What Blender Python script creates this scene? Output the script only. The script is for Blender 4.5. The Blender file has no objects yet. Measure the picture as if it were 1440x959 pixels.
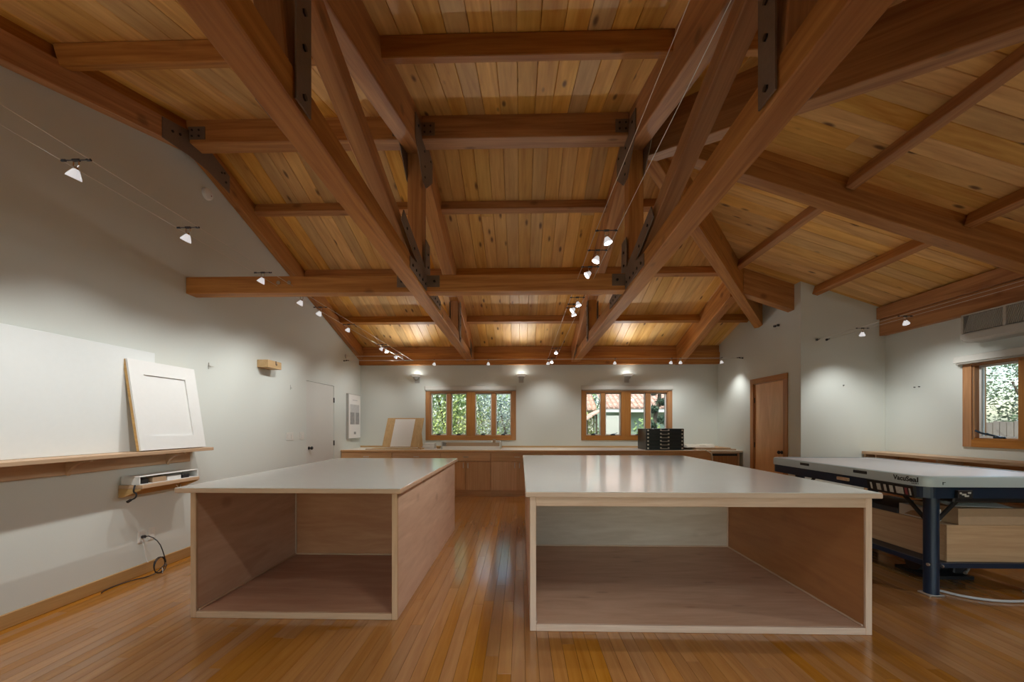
import bpy, math, random
from mathutils import Vector, Matrix
from mathutils.geometry import tessellate_polygon
random.seed(7)
scn = bpy.context.scene
COL = scn.collection

# ------------------------------------------------------------------ camera, sky, sun, exposure
cam_d = bpy.data.cameras.new('camera')
cam_d.sensor_fit = 'HORIZONTAL'; cam_d.sensor_width = 36.0
cam_d.lens = 538.07 / 1440 * 36.0
cam_d.shift_y = (597.42 - 479.5) / 1440
cam_d.clip_start = 0.05
cam = bpy.data.objects.new('camera', cam_d); COL.objects.link(cam)
cam.location = (0, 0, 1.35); cam.rotation_euler = (math.pi / 2, 0, 0.0228)
scn.camera = cam

scn.view_settings.view_transform = 'Standard'
scn.view_settings.look = 'None'
scn.view_settings.exposure = 0.28
scn.view_settings.gamma = 1.0
scn.view_settings.use_curve_mapping = False

world = bpy.data.worlds.new('world'); scn.world = world; world.use_nodes = True
wn = world.node_tree.nodes; wl = world.node_tree.links
sky = wn.new('ShaderNodeTexSky'); sky.sky_type = 'NISHITA'
sky.sun_disc = False; sky.sun_elevation = math.radians(50); sky.sun_rotation = math.radians(215)
sky.air_density = 1.2; sky.dust_density = 2.0
wn['Background'].inputs['Strength'].default_value = 0.40
wl.new(sky.outputs[0], wn['Background'].inputs['Color'])
sun_d = bpy.data.lights.new('sun', 'SUN'); sun_d.energy = 3.4; sun_d.angle = 0.01; sun_d.color = (1, .94, .84)
sun = bpy.data.objects.new('sun', sun_d); COL.objects.link(sun)
sun.rotation_euler = (math.radians(36), 0, math.radians(-32))

SPOT = 0.92          # overall power of the cable spots
SCONCE = 1.0        # overall power of the wall sconces
LAMP_COL = (.985, 1.0, .965)

# ------------------------------------------------------------------ room dimensions
XL, X1, X2 = -3.42, 4.12, 5.335          # left wall, right wall of the rear part, right wall of the bay
YF, YC, YB = -0.45, 5.725, 8.10          # front wall, rear wall of the bay, back wall
YR, ZR, S = 3.874, 4.44, 0.3436          # ridge line, ridge height, roof pitch
XR = 1.277                               # end of the ridge, where the hips start
SF = .300                                # the front slope is a little shallower
HF = SF / S                              # so the front hip runs at this plan ratio
def zmain(Y): return ZR - (S if Y > YR else SF) * abs(Y - YR)
def zhip(X): return ZR - S * (X - XR)

# ------------------------------------------------------------------ materials
def newmat(name):
    m = bpy.data.materials.new(name); m.use_nodes = True
    nt = m.node_tree
    return m, nt, nt.nodes['Principled BSDF']
def flat(name, col, rough=.5, metal=0.0, bump=0.0, bscale=60, var=0.0, coat=0.0, spec=.5):
    m, nt, b = newmat(name)
    b.inputs['Roughness'].default_value = rough; b.inputs['Metallic'].default_value = metal
    b.inputs['Coat Weight'].default_value = coat; b.inputs['Specular IOR Level'].default_value = spec
    tc = nt.nodes.new('ShaderNodeTexCoord')
    n = nt.nodes.new('ShaderNodeTexNoise'); n.inputs['Scale'].default_value = bscale; n.inputs['Detail'].default_value = 3
    nt.links.new(tc.outputs['Object'], n.inputs['Vector'])
    mix = nt.nodes.new('ShaderNodeMix'); mix.data_type = 'RGBA'
    v = max(var, .02)
    mix.inputs['A'].default_value = (*[c * (1 - v) for c in col], 1); mix.inputs['B'].default_value = (*[min(1, c * (1 + v)) for c in col], 1)
    nt.links.new(n.outputs['Fac'], mix.inputs['Factor']); nt.links.new(mix.outputs['Result'], b.inputs['Base Color'])
    if bump:
        bp = nt.nodes.new('ShaderNodeBump'); bp.inputs['Strength'].default_value = bump; bp.inputs['Distance'].default_value = .004
        nt.links.new(n.outputs['Fac'], bp.inputs['Height']); nt.links.new(bp.outputs['Normal'], b.inputs['Normal'])
    return m
def wood(name, c1, c2, rough=.5, scale=(1.1, 16, 16), knots=0.0, var=.2, coat=0.0, bump=.15, knotcol=(.12, .05, .02), satvar=.06, spec=.4):
    m, nt, b = newmat(name); N = nt.nodes; L = nt.links
    b.inputs['Roughness'].default_value = rough; b.inputs['Coat Weight'].default_value = coat
    b.inputs['Coat Roughness'].default_value = .12; b.inputs['Specular IOR Level'].default_value = spec
    tc = N.new('ShaderNodeTexCoord'); oi = N.new('ShaderNodeObjectInfo'); at = N.new('ShaderNodeAttribute'); at.attribute_name = 'rnd'
    add = N.new('ShaderNodeMath'); add.operation = 'ADD'; L.new(oi.outputs['Random'], add.inputs[0]); L.new(at.outputs['Fac'], add.inputs[1])
    fr = N.new('ShaderNodeMath'); fr.operation = 'FRACT'; L.new(add.outputs[0], fr.inputs[0])
    off = N.new('ShaderNodeVectorMath'); off.operation = 'SCALE'; off.inputs[0].default_value = (37.1, 11.3, 23.7); L.new(fr.outputs[0], off.inputs['Scale'])
    av = N.new('ShaderNodeVectorMath'); av.operation = 'ADD'; L.new(tc.outputs['Object'], av.inputs[0]); L.new(off.outputs[0], av.inputs[1])
    sc = N.new('ShaderNodeVectorMath'); sc.operation = 'MULTIPLY'; sc.inputs[1].default_value = scale; L.new(av.outputs[0], sc.inputs[0])
    n1 = N.new('ShaderNodeTexNoise'); n1.inputs['Scale'].default_value = 1.0; n1.inputs['Detail'].default_value = 4; n1.inputs['Distortion'].default_value = 1.2
    L.new(sc.outputs[0], n1.inputs['Vector'])
    n2 = N.new('ShaderNodeTexNoise'); n2.inputs['Scale'].default_value = 5.0; n2.inputs['Detail'].default_value = 3; L.new(sc.outputs[0], n2.inputs['Vector'])
    mx = N.new('ShaderNodeMath'); mx.operation = 'MULTIPLY_ADD'; mx.inputs[1].default_value = .35; L.new(n2.outputs['Fac'], mx.inputs[0]); L.new(n1.outputs['Fac'], mx.inputs[2])
    rp = N.new('ShaderNodeMapRange'); rp.inputs['From Min'].default_value = .45; rp.inputs['From Max'].default_value = .9; L.new(mx.outputs[0], rp.inputs['Value'])
    mix = N.new('ShaderNodeMix'); mix.data_type = 'RGBA'; mix.inputs['A'].default_value = (*c1, 1); mix.inputs['B'].default_value = (*c2, 1)
    L.new(rp.outputs[0], mix.inputs['Factor'])
    col = mix.outputs['Result']
    if knots:
        ks = N.new('ShaderNodeVectorMath'); ks.operation = 'MULTIPLY'; ks.inputs[1].default_value = (2.2, 6.5, 3.0); L.new(av.outputs[0], ks.inputs[0])
        vo = N.new('ShaderNodeTexVoronoi'); vo.inputs['Scale'].default_value = 1.0; L.new(ks.outputs[0], vo.inputs['Vector'])
        kr = N.new('ShaderNodeMapRange'); kr.interpolation_type = 'SMOOTHSTEP'; kr.inputs['From Min'].default_value = .05; kr.inputs['From Max'].default_value = .17
        kr.inputs['To Min'].default_value = knots; kr.inputs['To Max'].default_value = 0.0; L.new(vo.outputs['Distance'], kr.inputs['Value'])
        km = N.new('ShaderNodeMix'); km.data_type = 'RGBA'; km.inputs['B'].default_value = (*knotcol, 1)
        L.new(kr.outputs[0], km.inputs['Factor']); L.new(col, km.inputs['A']); col = km.outputs['Result']
    hv = N.new('ShaderNodeHueSaturation')
    vr = N.new('ShaderNodeMapRange'); vr.inputs['To Min'].default_value = 1 - var; vr.inputs['To Max'].default_value = 1 + var; L.new(fr.outputs[0], vr.inputs['Value'])
    m7 = N.new('ShaderNodeMath'); m7.operation = 'MULTIPLY'; m7.inputs[1].default_value = 7.31; L.new(fr.outputs[0], m7.inputs[0])
    f7 = N.new('ShaderNodeMath'); f7.operation = 'FRACT'; L.new(m7.outputs[0], f7.inputs[0])
    sr = N.new('ShaderNodeMapRange'); sr.inputs['To Min'].default_value = 1 - satvar * 2; sr.inputs['To Max'].default_value = 1 + satvar; L.new(f7.outputs[0], sr.inputs['Value'])
    L.new(vr.outputs[0], hv.inputs['Value']); L.new(sr.outputs[0], hv.inputs['Saturation']); L.new(col, hv.inputs['Color'])
    L.new(hv.outputs[0], b.inputs['Base Color'])
    if bump:
        bp = N.new('ShaderNodeBump'); bp.inputs['Strength'].default_value = bump; bp.inputs['Distance'].default_value = .002
        L.new(mx.outputs[0], bp.inputs['Height']); L.new(bp.outputs['Normal'], b.inputs['Normal'])
    return m
def emit(name, col, strength):
    m, nt, b = newmat(name)
    b.inputs['Base Color'].default_value = (*col, 1); b.inputs['Emission Color'].default_value = (*col, 1); b.inputs['Emission Strength'].default_value = strength
    return m
def glass(name):
    m = bpy.data.materials.new(name); m.use_nodes = True; nt = m.node_tree; nt.nodes.clear()
    o = nt.nodes.new('ShaderNodeOutputMaterial'); t = nt.nodes.new('ShaderNodeBsdfTransparent'); g = nt.nodes.new('ShaderNodeBsdfGlossy')
    g.inputs['Roughness'].default_value = .02; t.inputs['Color'].default_value = (.93, .97, .95, 1)
    f = nt.nodes.new('ShaderNodeFresnel'); f.inputs['IOR'].default_value = 1.45; mx = nt.nodes.new('ShaderNodeMixShader')
    nt.links.new(f.outputs[0], mx.inputs[0]); nt.links.new(t.outputs[0], mx.inputs[1]); nt.links.new(g.outputs[0], mx.inputs[2]); nt.links.new(mx.outputs[0], o.inputs['Surface'])
    return m
M = dict(
    blindshadow=flat('blind_roll', (.36, .34, .30), .7, bscale=30),  # roll toned dark to draw the shadow line under the cassette
    wall=flat('plaster_white', (.665, .695, .66), .7, bump=.08, bscale=180),
    ceiling=wood('pine_boards', (.88, .53, .155), (.62, .29, .065), .5, (.8, 9, 9), knots=.9, var=.15, bump=.1, knotcol=(.14, .05, .012)),
    beam=wood('fir_timber', (.56, .25, .066), (.32, .11, .022), .55, (.7, 13, 13), knots=.5, var=.12, bump=.25, knotcol=(.08, .025, .008)),
    floor=wood('oak_strip', (.43, .185, .04), (.33, .128, .024), .2, (1.2, 18, 18), var=.09, coat=.7, bump=.015),
    plyor=wood('orange_ply', (.54, .22, .05), (.43, .15, .03), .42, (1.2, 7, 7), knots=.2, var=.05, bump=.05, knotcol=(.12, .04, .02)),
    plypale=wood('pale_ply', (.66, .56, .46), (.54, .43, .33), .5, (1.2, 9, 9), knots=.3, var=.05, bump=.05, knotcol=(.2, .12, .07)),
    ply=wood('birch_ply', (.68, .45, .31), (.55, .33, .21), .5, (1.2, 7, 7), knots=.3, var=.06, bump=.05, knotcol=(.2, .09, .05)),
    plyin=wood('alder_ply', (.54, .27, .14), (.42, .18, .085), .45, (1.2, 7, 7), knots=.2, var=.05, bump=.05, knotcol=(.12, .04, .02)),
    edgetan=wood('tan_edging', (.62, .41, .26), (.50, .31, .185), .5, (1.5, 20, 20), var=.05, bump=.05),
    edge=wood('maple_edging', (.74, .55, .42), (.62, .43, .31), .5, (1.5, 20, 20), var=.06, bump=.05),
    cab=wood('oak_veneer', (.70, .42, .21), (.58, .31, .14), .42, (1.0, 30, 30), var=.08, bump=.05),
    casing=wood('fir_casing', (.50, .23, .07), (.35, .14, .035), .4, (1.0, 22, 22), var=.06, bump=.05),
    doorwood=wood('birch_door', (.78, .43, .17), (.62, .30, .10), .3, (.9, 5, 5), var=.03, bump=.03, coat=.3),
    base=wood('oak_baseboard', (.52, .29, .08), (.42, .21, .05), .4, (1.2, 25, 25), var=.05),
    shelf=wood('maple_shelf', (.62, .42, .26), (.48, .30, .17), .5, (1.2, 16, 16), var=.05),
    tan=wood('tan_board', (.62, .40, .17), (.50, .30, .11), .5, (1.2, 22, 22), var=.05),
    laminate=flat('white_laminate', (.66, .665, .645), .15, bscale=8, var=.02, spec=.5),
    counter=flat('cream_laminate', (.78, .70, .60), .4, bscale=8, var=.02),
    white=flat('white_paint', (.80, .80, .79), .5, bscale=30),
    whiteboard=flat('white_board', (.77, .80, .80), .6, bscale=30),
    doorwhite=flat('door_white', (.66, .66, .63), .45, bscale=30),
    paper=flat('paper', (.86, .85, .83), .8, bscale=40),
    print_grey=flat('print_grey', (.33, .33, .33), .7, bscale=25, var=.35),
    print_light=flat('print_light', (.58, .58, .58), .7, bscale=25, var=.15),
    steel=flat('brown_steel', (.20, .135, .095), .6, .2, bump=.1, bscale=50, var=.15),
    bolt=flat('dark_bolt', (.05, .04, .035), .4, .8),
    chrome=flat('chrome', (.75, .75, .75), .2, 1.0),
    wire=flat('cable_wire', (.72, .70, .66), .35, .6),
    black=flat('black_plastic', (.015, .015, .017), .45, bscale=30),
    darkmetal=flat('dark_metal', (.05, .05, .055), .4, .6),
    blinds=flat('blind_white', (.60, .59, .55), .6, bscale=30),
    nickel=flat('brushed_nickel', (.72, .70, .66), .35, .9),
    rim=flat('grey_green_rim', (.45, .53, .56), .28, bscale=20, spec=.5),
    navy=flat('navy_enamel', (.008, .021, .047), .35, bscale=20, spec=.5),
    mat=flat('white_mat', (.80, .80, .84), .35, bscale=20),
    kraft=flat('kraft_card', (.44, .30, .19), .8, bscale=30, var=.06),
    crate=wood('raw_ply_crate', (.56, .37, .22), (.44, .27, .15), .6, (1.2, 30, 30), var=.04),
    file=flat('black_file', (.012, .02, .028), .3, bscale=20, spec=.6),
    aluminium=flat('aluminium', (.52, .51, .49), .35, .7),
    tile=flat('clay_tile', (.56, .36, .28), .8, bscale=6, var=.35),
    stucco=flat('cream_stucco', (.56, .55, .49), .85, bscale=5, var=.05),
    greenwall=flat('green_stucco', (.33, .42, .33), .85, bscale=5, var=.05),
    leaf=flat('leaf_green', (.24, .34, .12), .6, bscale=9, var=.45),
    leafy=flat('leaf_yellow_green', (.42, .48, .15), .6, bscale=9, var=.45),
    leafg=flat('leaf_grey_green', (.36, .42, .38), .6, bscale=9, var=.4),
    leafd=flat('leaf_dark', (.05, .09, .05), .6, bscale=9, var=.4),
    leafm=flat('leaf_mid', (.075, .12, .05), .6, bscale=9, var=.4),
    bark=flat('bark', (.10, .075, .055), .9, bump=.4, bscale=30, var=.3),
    ground=flat('dry_ground', (.42, .36, .25), .9, bscale=4, var=.3),
    fence=flat('weathered_fence', (.20, .165, .14), .85, bscale=12, var=.25),
    red=flat('button_red', (.22, .05, .06), .5), labelgrey=flat('label_grey', (.50, .50, .47), .5, bscale=60, var=.25),
    blueplastic=flat('blue_film', (.22, .42, .52), .3, bscale=20), hose=flat('grey_hose', (.50, .50, .50), .5, bscale=30),
    greyboard=flat('dark_portfolio', (.05, .065, .09), .45, bscale=20), outlet=flat('outlet_plastic', (.72, .71, .67), .4, bscale=30),
    ac=flat('ac_plastic', (.50, .49, .45), .45, bscale=30), acdark=flat('ac_grille', (.16, .155, .14), .6, bscale=30),
    crank=flat('crank_blue_grey', (.03, .05, .08), .35, .5), sash=flat('sash_white', (.70, .70, .67), .45, bscale=30),
    glass=glass('window_glass'), bulb=emit('halogen_bulb', (1, .95, .88), 14.0), reflector=emit('glowing_reflector', (.85, .85, .87), .5), bowl=emit('sconce_bowl', (.9, .87, .8), .12),
    sconcebase=flat('sconce_base', (.45, .44, .41), .5, .3), canvas=flat('folded_canvas', (.66, .61, .52), .85, bump=.3, bscale=30, var=.08),
)

# ------------------------------------------------------------------ mesh helpers
AX = {'X': Matrix.Identity(3), 'Y': Matrix(((0, -1, 0), (1, 0, 0), (0, 0, 1))), 'Z': Matrix(((0, 0, 1), (0, 1, 0), (-1, 0, 0)))}
class MB:
    """collects shapes in world coordinates, then links them as ONE mesh object"""
    def __init__(s): s.v = []; s.f = []
    def add(s, vs, fs):
        o = len(s.v); s.v += [Vector(p) for p in vs]; s.f += [tuple(i + o for i in f) for f in fs]; return s
    def box(s, x0, x1, y0, y1, z0, z1, c=0.0, m=None):
        if x0 > x1: x0, x1 = x1, x0
        if y0 > y1: y0, y1 = y1, y0
        if z0 > z1: z0, z1 = z1, z0
        if c <= 0:
            vs = [(x, y, z) for x in (x0, x1) for y in (y0, y1) for z in (z0, z1)]
            fs = [(0, 1, 3, 2), (4, 6, 7, 5), (0, 4, 5, 1), (2, 3, 7, 6), (0, 2, 6, 4), (1, 5, 7, 3)]
        else:                                   # chamfered: three points per corner
            c = min(c, (x1 - x0) * .45, (y1 - y0) * .45, (z1 - z0) * .45)
            vs = []; idx = {}
            for i in (0, 1):
                for j in (0, 1):
                    for k in (0, 1):
                        X = (x0, x1)[i]; Y = (y0, y1)[j]; Z = (z0, z1)[k]
                        dx = c if i == 0 else -c; dy = c if j == 0 else -c; dz = c if k == 0 else -c
                        idx[i, j, k] = len(vs)
                        vs += [(X, Y + dy, Z + dz), (X + dx, Y, Z + dz), (X + dx, Y + dy, Z)]
            fs = []
            def q(a): fs.append(tuple(a))
            for a in (0, 1):
                q([idx[a, j, k] for j, k in ((0, 0), (0, 1), (1, 1), (1, 0))][::1 if a == 0 else -1])
                q([idx[i, a, k] + 1 for i, k in ((0, 0), (1, 0), (1, 1), (0, 1))][::1 if a == 0 else -1])
                q([idx[i, j, a] + 2 for i, j in ((0, 0), (0, 1), (1, 1), (1, 0))][::1 if a == 0 else -1])
            for a in (0, 1):
                for b in (0, 1):
                    q([idx[0, a, b] + 1, idx[1, a, b] + 1, idx[1, a, b] + 2, idx[0, a, b] + 2])
                    q([idx[a, 0, b], idx[a, 1, b], idx[a, 1, b] + 2, idx[a, 0, b] + 2])
                    q([idx[a, b, 0], idx[a, b, 1], idx[a, b, 1] + 1, idx[a, b, 0] + 1])
            for t in idx.values(): q([t, t + 1, t + 2])
        if m is not None: vs = [m @ Vector(p) for p in vs]
        return s.add(vs, fs)
    def prism(s, poly, fn, d0, d1):
        """poly of 2D points; fn(u, v, d) -> world point; extruded from d0 to d1"""
        n = len(poly)
        vs = [fn(u, v, d0) for u, v in poly] + [fn(u, v, d1) for u, v in poly]
        fs = [tuple(range(n))[::-1], tuple(range(n, 2 * n))] + [(i, (i + 1) % n, n + (i + 1) % n, n + i) for i in range(n)]
        return s.add(vs, fs)
    def slab(s, outer, holes, fn, d0, d1):
        """wall with holes: outer and holes are 2D loops"""
        loops = [outer] + holes
        flat_ = [p for l in loops for p in l]
        tris = tessellate_polygon([[Vector((u, v, 0)) for u, v in l] for l in loops])
        n = len(flat_)
        vs = [fn(u, v, d0) for u, v in flat_] + [fn(u, v, d1) for u, v in flat_]
        fs = [tuple(t) for t in tris] + [tuple(i + n for i in t[::-1]) for t in tris]
        o = 0
        for l in loops:
            k = len(l)
            fs += [(o + i, o + (i + 1) % k, n + o + (i + 1) % k, n + o + i) for i in range(k)]
            o += k
        return s.add(vs, fs)
    def cyl(s, p0, p1, r0, r1=None, n=12, cap=True):
        p0 = Vector(p0); p1 = Vector(p1); r1 = r0 if r1 is None else r1
        d = (p1 - p0).normalized(); a = d.orthogonal().normalized(); b = d.cross(a)
        vs = []
        for p, r in ((p0, r0), (p1, r1)):
            for i in range(n):
                t = 2 * math.pi * i / n; vs.append(p + a * (r * math.cos(t)) + b * (r * math.sin(t)))
        fs = [(i, (i + 1) % n, n + (i + 1) % n, n + i) for i in range(n)]
        if cap: fs += [tuple(range(n))[::-1], tuple(range(n, 2 * n))]
        return s.add(vs, fs)
    def lathe(s, prof, origin, axis=(0, 0, 1), n=20):
        d = Vector(axis).normalized(); a = d.orthogonal().normalized(); b = d.cross(a); o = Vector(origin)
        vs = []
        for r, h in prof:
            for i in range(n):
                t = 2 * math.pi * i / n; vs.append(o + d * h + a * (r * math.cos(t)) + b * (r * math.sin(t)))
        fs = []
        for k in range(len(prof) - 1):
            for i in range(n):
                j = (i + 1) % n; fs.append((k * n + i, k * n + j, (k + 1) * n + j, (k + 1) * n + i))
        return s.add(vs, fs)
    def tube(s, pts, r, n=6, smooth=0):
        pts = [Vector(p) for p in pts]
        for _ in range(smooth):
            q = [pts[0]]
            for a, b in zip(pts, pts[1:]): q += [a * .75 + b * .25, a * .25 + b * .75]
            pts = q + [pts[-1]]
        vs = []; fs = []; ref = Vector((.31, .52, .79))
        for i, p in enumerate(pts):
            d = (pts[min(i + 1, len(pts) - 1)] - pts[max(i - 1, 0)])
            d = d.normalized() if d.length > 1e-9 else Vector((0, 0, 1))
            a = (ref - d * ref.dot(d)).normalized(); b = d.cross(a)
            for k in range(n):
                t = 2 * math.pi * k / n; vs.append(p + a * (r * math.cos(t)) + b * (r * math.sin(t)))
        for i in range(len(pts) - 1):
            for k in range(n):
                fs.append((i * n + k, i * n + (k + 1) % n, (i + 1) * n + (k + 1) % n, (i + 1) * n + k))
        fs += [tuple(range(n))[::-1], tuple(range((len(pts) - 1) * n, len(pts) * n))]
        return s.add(vs, fs)
    def build(s, name, mat, parent=None, grain='X', smooth=False, origin=None, basis=None, recalc=True):
        R = basis if basis is not None else AX[grain]
        if origin is None:
            origin = Vector([(min(p[i] for p in s.v) + max(p[i] for p in s.v)) / 2 for i in range(3)])
        origin = Vector(origin); Ri = R.transposed()
        me = bpy.data.meshes.new(name)
        me.from_pydata([tuple(Ri @ (p - origin)) for p in s.v], [], s.f)
        if recalc:
            import bmesh
            bm = bmesh.new(); bm.from_mesh(me); bmesh.ops.recalc_face_normals(bm, faces=bm.faces[:]); bm.to_mesh(me); bm.free()
        if smooth:
            me.shade_smooth()
            try: me.set_sharp_from_angle(angle=math.radians(40))
            except Exception: pass
        me.materials.append(mat if not isinstance(mat, str) else M[mat])
        o = bpy.data.objects.new(name, me); COL.objects.link(o)
        W = Matrix.Translation(origin) @ R.to_4x4()
        put(o, W, parent)
        return o
WORLD = {}
def put(o, W, parent=None):
    WORLD[o.name] = W
    if parent is not None:
        o.parent = parent; o.matrix_parent_inverse = WORLD[parent.name].inverted()
    o.matrix_basis = W
    return o
def tag(o, label, cat, group=None):
    o['label'] = label; o['category'] = cat
    if group: o['group'] = group
    return o
def thing(name, label, cat, loc, group=None):
    o = bpy.data.objects.new(name, None); COL.objects.link(o); o.empty_display_size = .1
    put(o, Matrix.Translation(Vector(loc)))
    return tag(o, label, cat, group)
def struct(o): o['kind'] = 'structure'; return o
def stuff(o): o['kind'] = 'stuff'; return o
def box(name, mat, b, parent=None, grain='X', c=.003):
    return MB().box(*b, c=c).build(name, mat, parent, grain)
def plumb(name, p0, p1, w, d, mat, parent=None, cut0=None, cut1=None):
    """timber with vertical sides: p0, p1 centre of its top edge, w wide, d deep (vertical), plumb ends"""
    p0 = Vector(p0); p1 = Vector(p1); h = Vector((p1.x - p0.x, p1.y - p0.y, 0)).normalized(); n = Vector((-h.y, h.x, 0))
    c = .006
    vs = []
    for p in (p0, p1):
        for su, sd in ((-1, 0), (1, 0), (1, 1), (-1, 1)):
            if sd == 0: vs.append(p + n * (su * w / 2))
            else:       # chamfer the two lower arrises
                if su == 1: vs += [p + n * (w / 2) - Vector((0, 0, d - c)), p + n * (w / 2 - c) - Vector((0, 0, d))]
                else: vs += [p - n * (w / 2 - c) - Vector((0, 0, d)), p - n * (w / 2) - Vector((0, 0, d - c))]
    k = 6
    fs = [tuple(range(k))[::-1], tuple(range(k, 2 * k))] + [(i, (i + 1) % k, k + (i + 1) % k, k + i) for i in range(k)]
    ex = (p1 - p0).normalized(); ey = n; ez = ex.cross(ey)
    R = Matrix((ex, ey, ez)).transposed()
    return MB().add(vs, fs).build(name, mat, parent, basis=R, origin=(p0 + p1) / 2 - Vector((0, 0, d / 2)))
def timber(name, p0, p1, w, d, mat, parent=None, up=(0, 0, 1), c=.006):
    """straight timber, p0 to p1 are the centre of its section; w across, d along up"""
    p0 = Vector(p0); p1 = Vector(p1); ex = (p1 - p0).normalized(); up = Vector(up); ey = up.cross(ex).normalized(); ez = ex.cross(ey)
    R = Matrix((ex, ey, ez)).transposed(); Lh = (p1 - p0).length / 2; mid = (p0 + p1) / 2
    m = Matrix.Translation(mid) @ R.to_4x4()
    return MB().box(-Lh, Lh, -w / 2, w / 2, -d / 2, d / 2, c=c, m=m).build(name, mat, parent, basis=R, origin=mid)

# ------------------------------------------------------------------ walls
def onx(x): return lambda u, v, d: (x + d, u, v)
def ony(y): return lambda u, v, d: (u, y + d, v)
LD = (6.03, 6.93, 0.0, 2.06)     # left door opening
RD = (6.085, 6.85, 0.0, 2.065)   # right door opening
W1 = (-1.93, -0.19, 1.115, 2.04)
W2 = (1.365, 3.085, 1.115, 2.04)
W3 = (3.30, 4.64, 1.18, 2.06)    # right wall window (y0, y1, z0, z1)
W4 = (-2.9, 4.6, 0.12, 1.65)     # front wall glazing, unseen, added to let in fill light
def rect(a, b, c, d): return [(a, c), (b, c), (b, d), (a, d)]
e = .02
struct(MB().slab([(YF - .15, -.05), (YB + .2, -.05), (YB + .2, zmain(YB) + e), (YR, ZR + e), (YF - .15, zmain(YF) + e)], [rect(*LD[:2], 0.001, LD[3])], onx(XL), 0, -.15).build('wall_left', 'wall'))
struct(MB().slab(rect(XL, X1 + .12, -.05, zmain(YB) + e), [rect(*W1), rect(*W2)], ony(YB), 0, .2).build('wall_back', 'wall'))
yh = YR + (X1 - XR)
struct(MB().slab([(YC, -.05), (YB, -.05), (YB, zmain(YB) + e), (yh, zhip(X1) + e), (YC, zhip(X1) + e)], [rect(RD[0], RD[1], .001, RD[3])], onx(X1), 0, .12).build('wall_rear_right', 'wall'))
struct(MB().slab([(X1 + .12, -.05), (X2 + .15, -.05), (X2 + .15, zhip(X2) + e), (X1 + .12, zhip(X1 + .12) + e)], [], ony(YC), 0, .12).build('wall_bay', 'wall'))
struct(MB().slab(rect(YF - .15, YC, -.05, zhip(X2) + e), [rect(*W3)], onx(X2), 0, .15).build('wall_right', 'wall'))
struct(MB().slab(rect(XL, X2, -.05, zmain(YF) + e), [rect(*W4)], ony(YF), 0, -.15).build('wall_front', 'wall'))
# baseboards
bl = struct(MB().box(XL, XL + .018, YF, LD[0] - .02, 0, .098, c=.004).build('baseboard_left', 'base', grain='Y'))
struct(MB().box(XL, XL + .018, LD[1] + .02, 7.2, 0, .098, c=.004).build('baseboard_left', 'base', grain='Y'))
struct(MB().box(X2 - .018, X2, YF, YC, 0, .098, c=.004).build('baseboard_right', 'base', grain='Y'))
struct(MB().box(X1, X2, YC - .018, YC, 0, .098, c=.004).build('baseboard_bay', 'base'))

# ------------------------------------------------------------------ floor of oak strips
floor = struct(box('floor', 'base', (XL - .15, X2 + .15, YF - .15, YB + .2, -.12, -.013), c=0))
rng = random.Random(3)
BW = .0765
boards = []
x = XL + .002; i = 0
while x < X2 - .01:
    xe = min(x + BW, X2 - .002)
    y = YF - rng.uniform(0, 1.2); yend = YB - .005 if xe < X1 else YC - .002
    while y < yend:
        L_ = rng.uniform(.8, 2.3); y0 = max(y, YF + .002); y1 = min(y + L_, yend)
        if y1 - y0 > .05: boards.append((x, xe, y0, y1))
        y += L_
    x += BW
def board_score(b):
    x0, x1, y0, y1 = b; xm = (x0 + x1) / 2
    if -2.31 < xm < -.86 and y0 > 2.65 and y1 < 4.9: return 0
    if .07 < xm < 2.24 and y0 > 2.55 and y1 < 5.45: return 0
    a = max(y0, 2.0, abs(xm) / 1.4)
    return 0 if y1 <= a else (x1 - x0) * (1 / a ** 2 - 1 / y1 ** 2)
boards.sort(key=board_score, reverse=True)
def board_mesh(mb, x0, x1, y0, y1):
    g = .0005; c = .0013; zt = 0.0
    vs = [(x0 + g, y0 + g, -.013), (x1 - g, y0 + g, -.013), (x1 - g, y1 - g, -.013), (x0 + g, y1 - g, -.013),
          (x0 + g, y0 + g, zt - c), (x1 - g, y0 + g, zt - c), (x1 - g, y1 - g, zt - c), (x0 + g, y1 - g, zt - c),
          (x0 + c, y0 + c, zt), (x1 - c, y0 + c, zt), (x1 - c, y1 - c, zt), (x0 + c, y1 - c, zt)]
    fs = [(8, 9, 10, 11)]
    for a in (0, 4): fs += [(a, a + 1, a + 5, a + 4), (a + 1, a + 2, a + 6, a + 5), (a + 2, a + 3, a + 7, a + 6), (a + 3, a, a + 4, a + 7)]
    return mb.add(vs, fs)
for b in boards[:300]:
    board_mesh(MB(), *b).build('floor_board', 'floor', floor, grain='Y', recalc=False)
rest = MB(); vals = []
for b in boards[300:]:
    n0 = len(rest.f); board_mesh(rest, *b); vals += [rng.random()] * (len(rest.f) - n0)
fo = stuff(rest.build('floor_strips', 'floor', floor, grain='Y', recalc=False))
at = fo.data.attributes.new('rnd', 'FLOAT', 'FACE'); at.data.foreach_set('value', vals)

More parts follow.
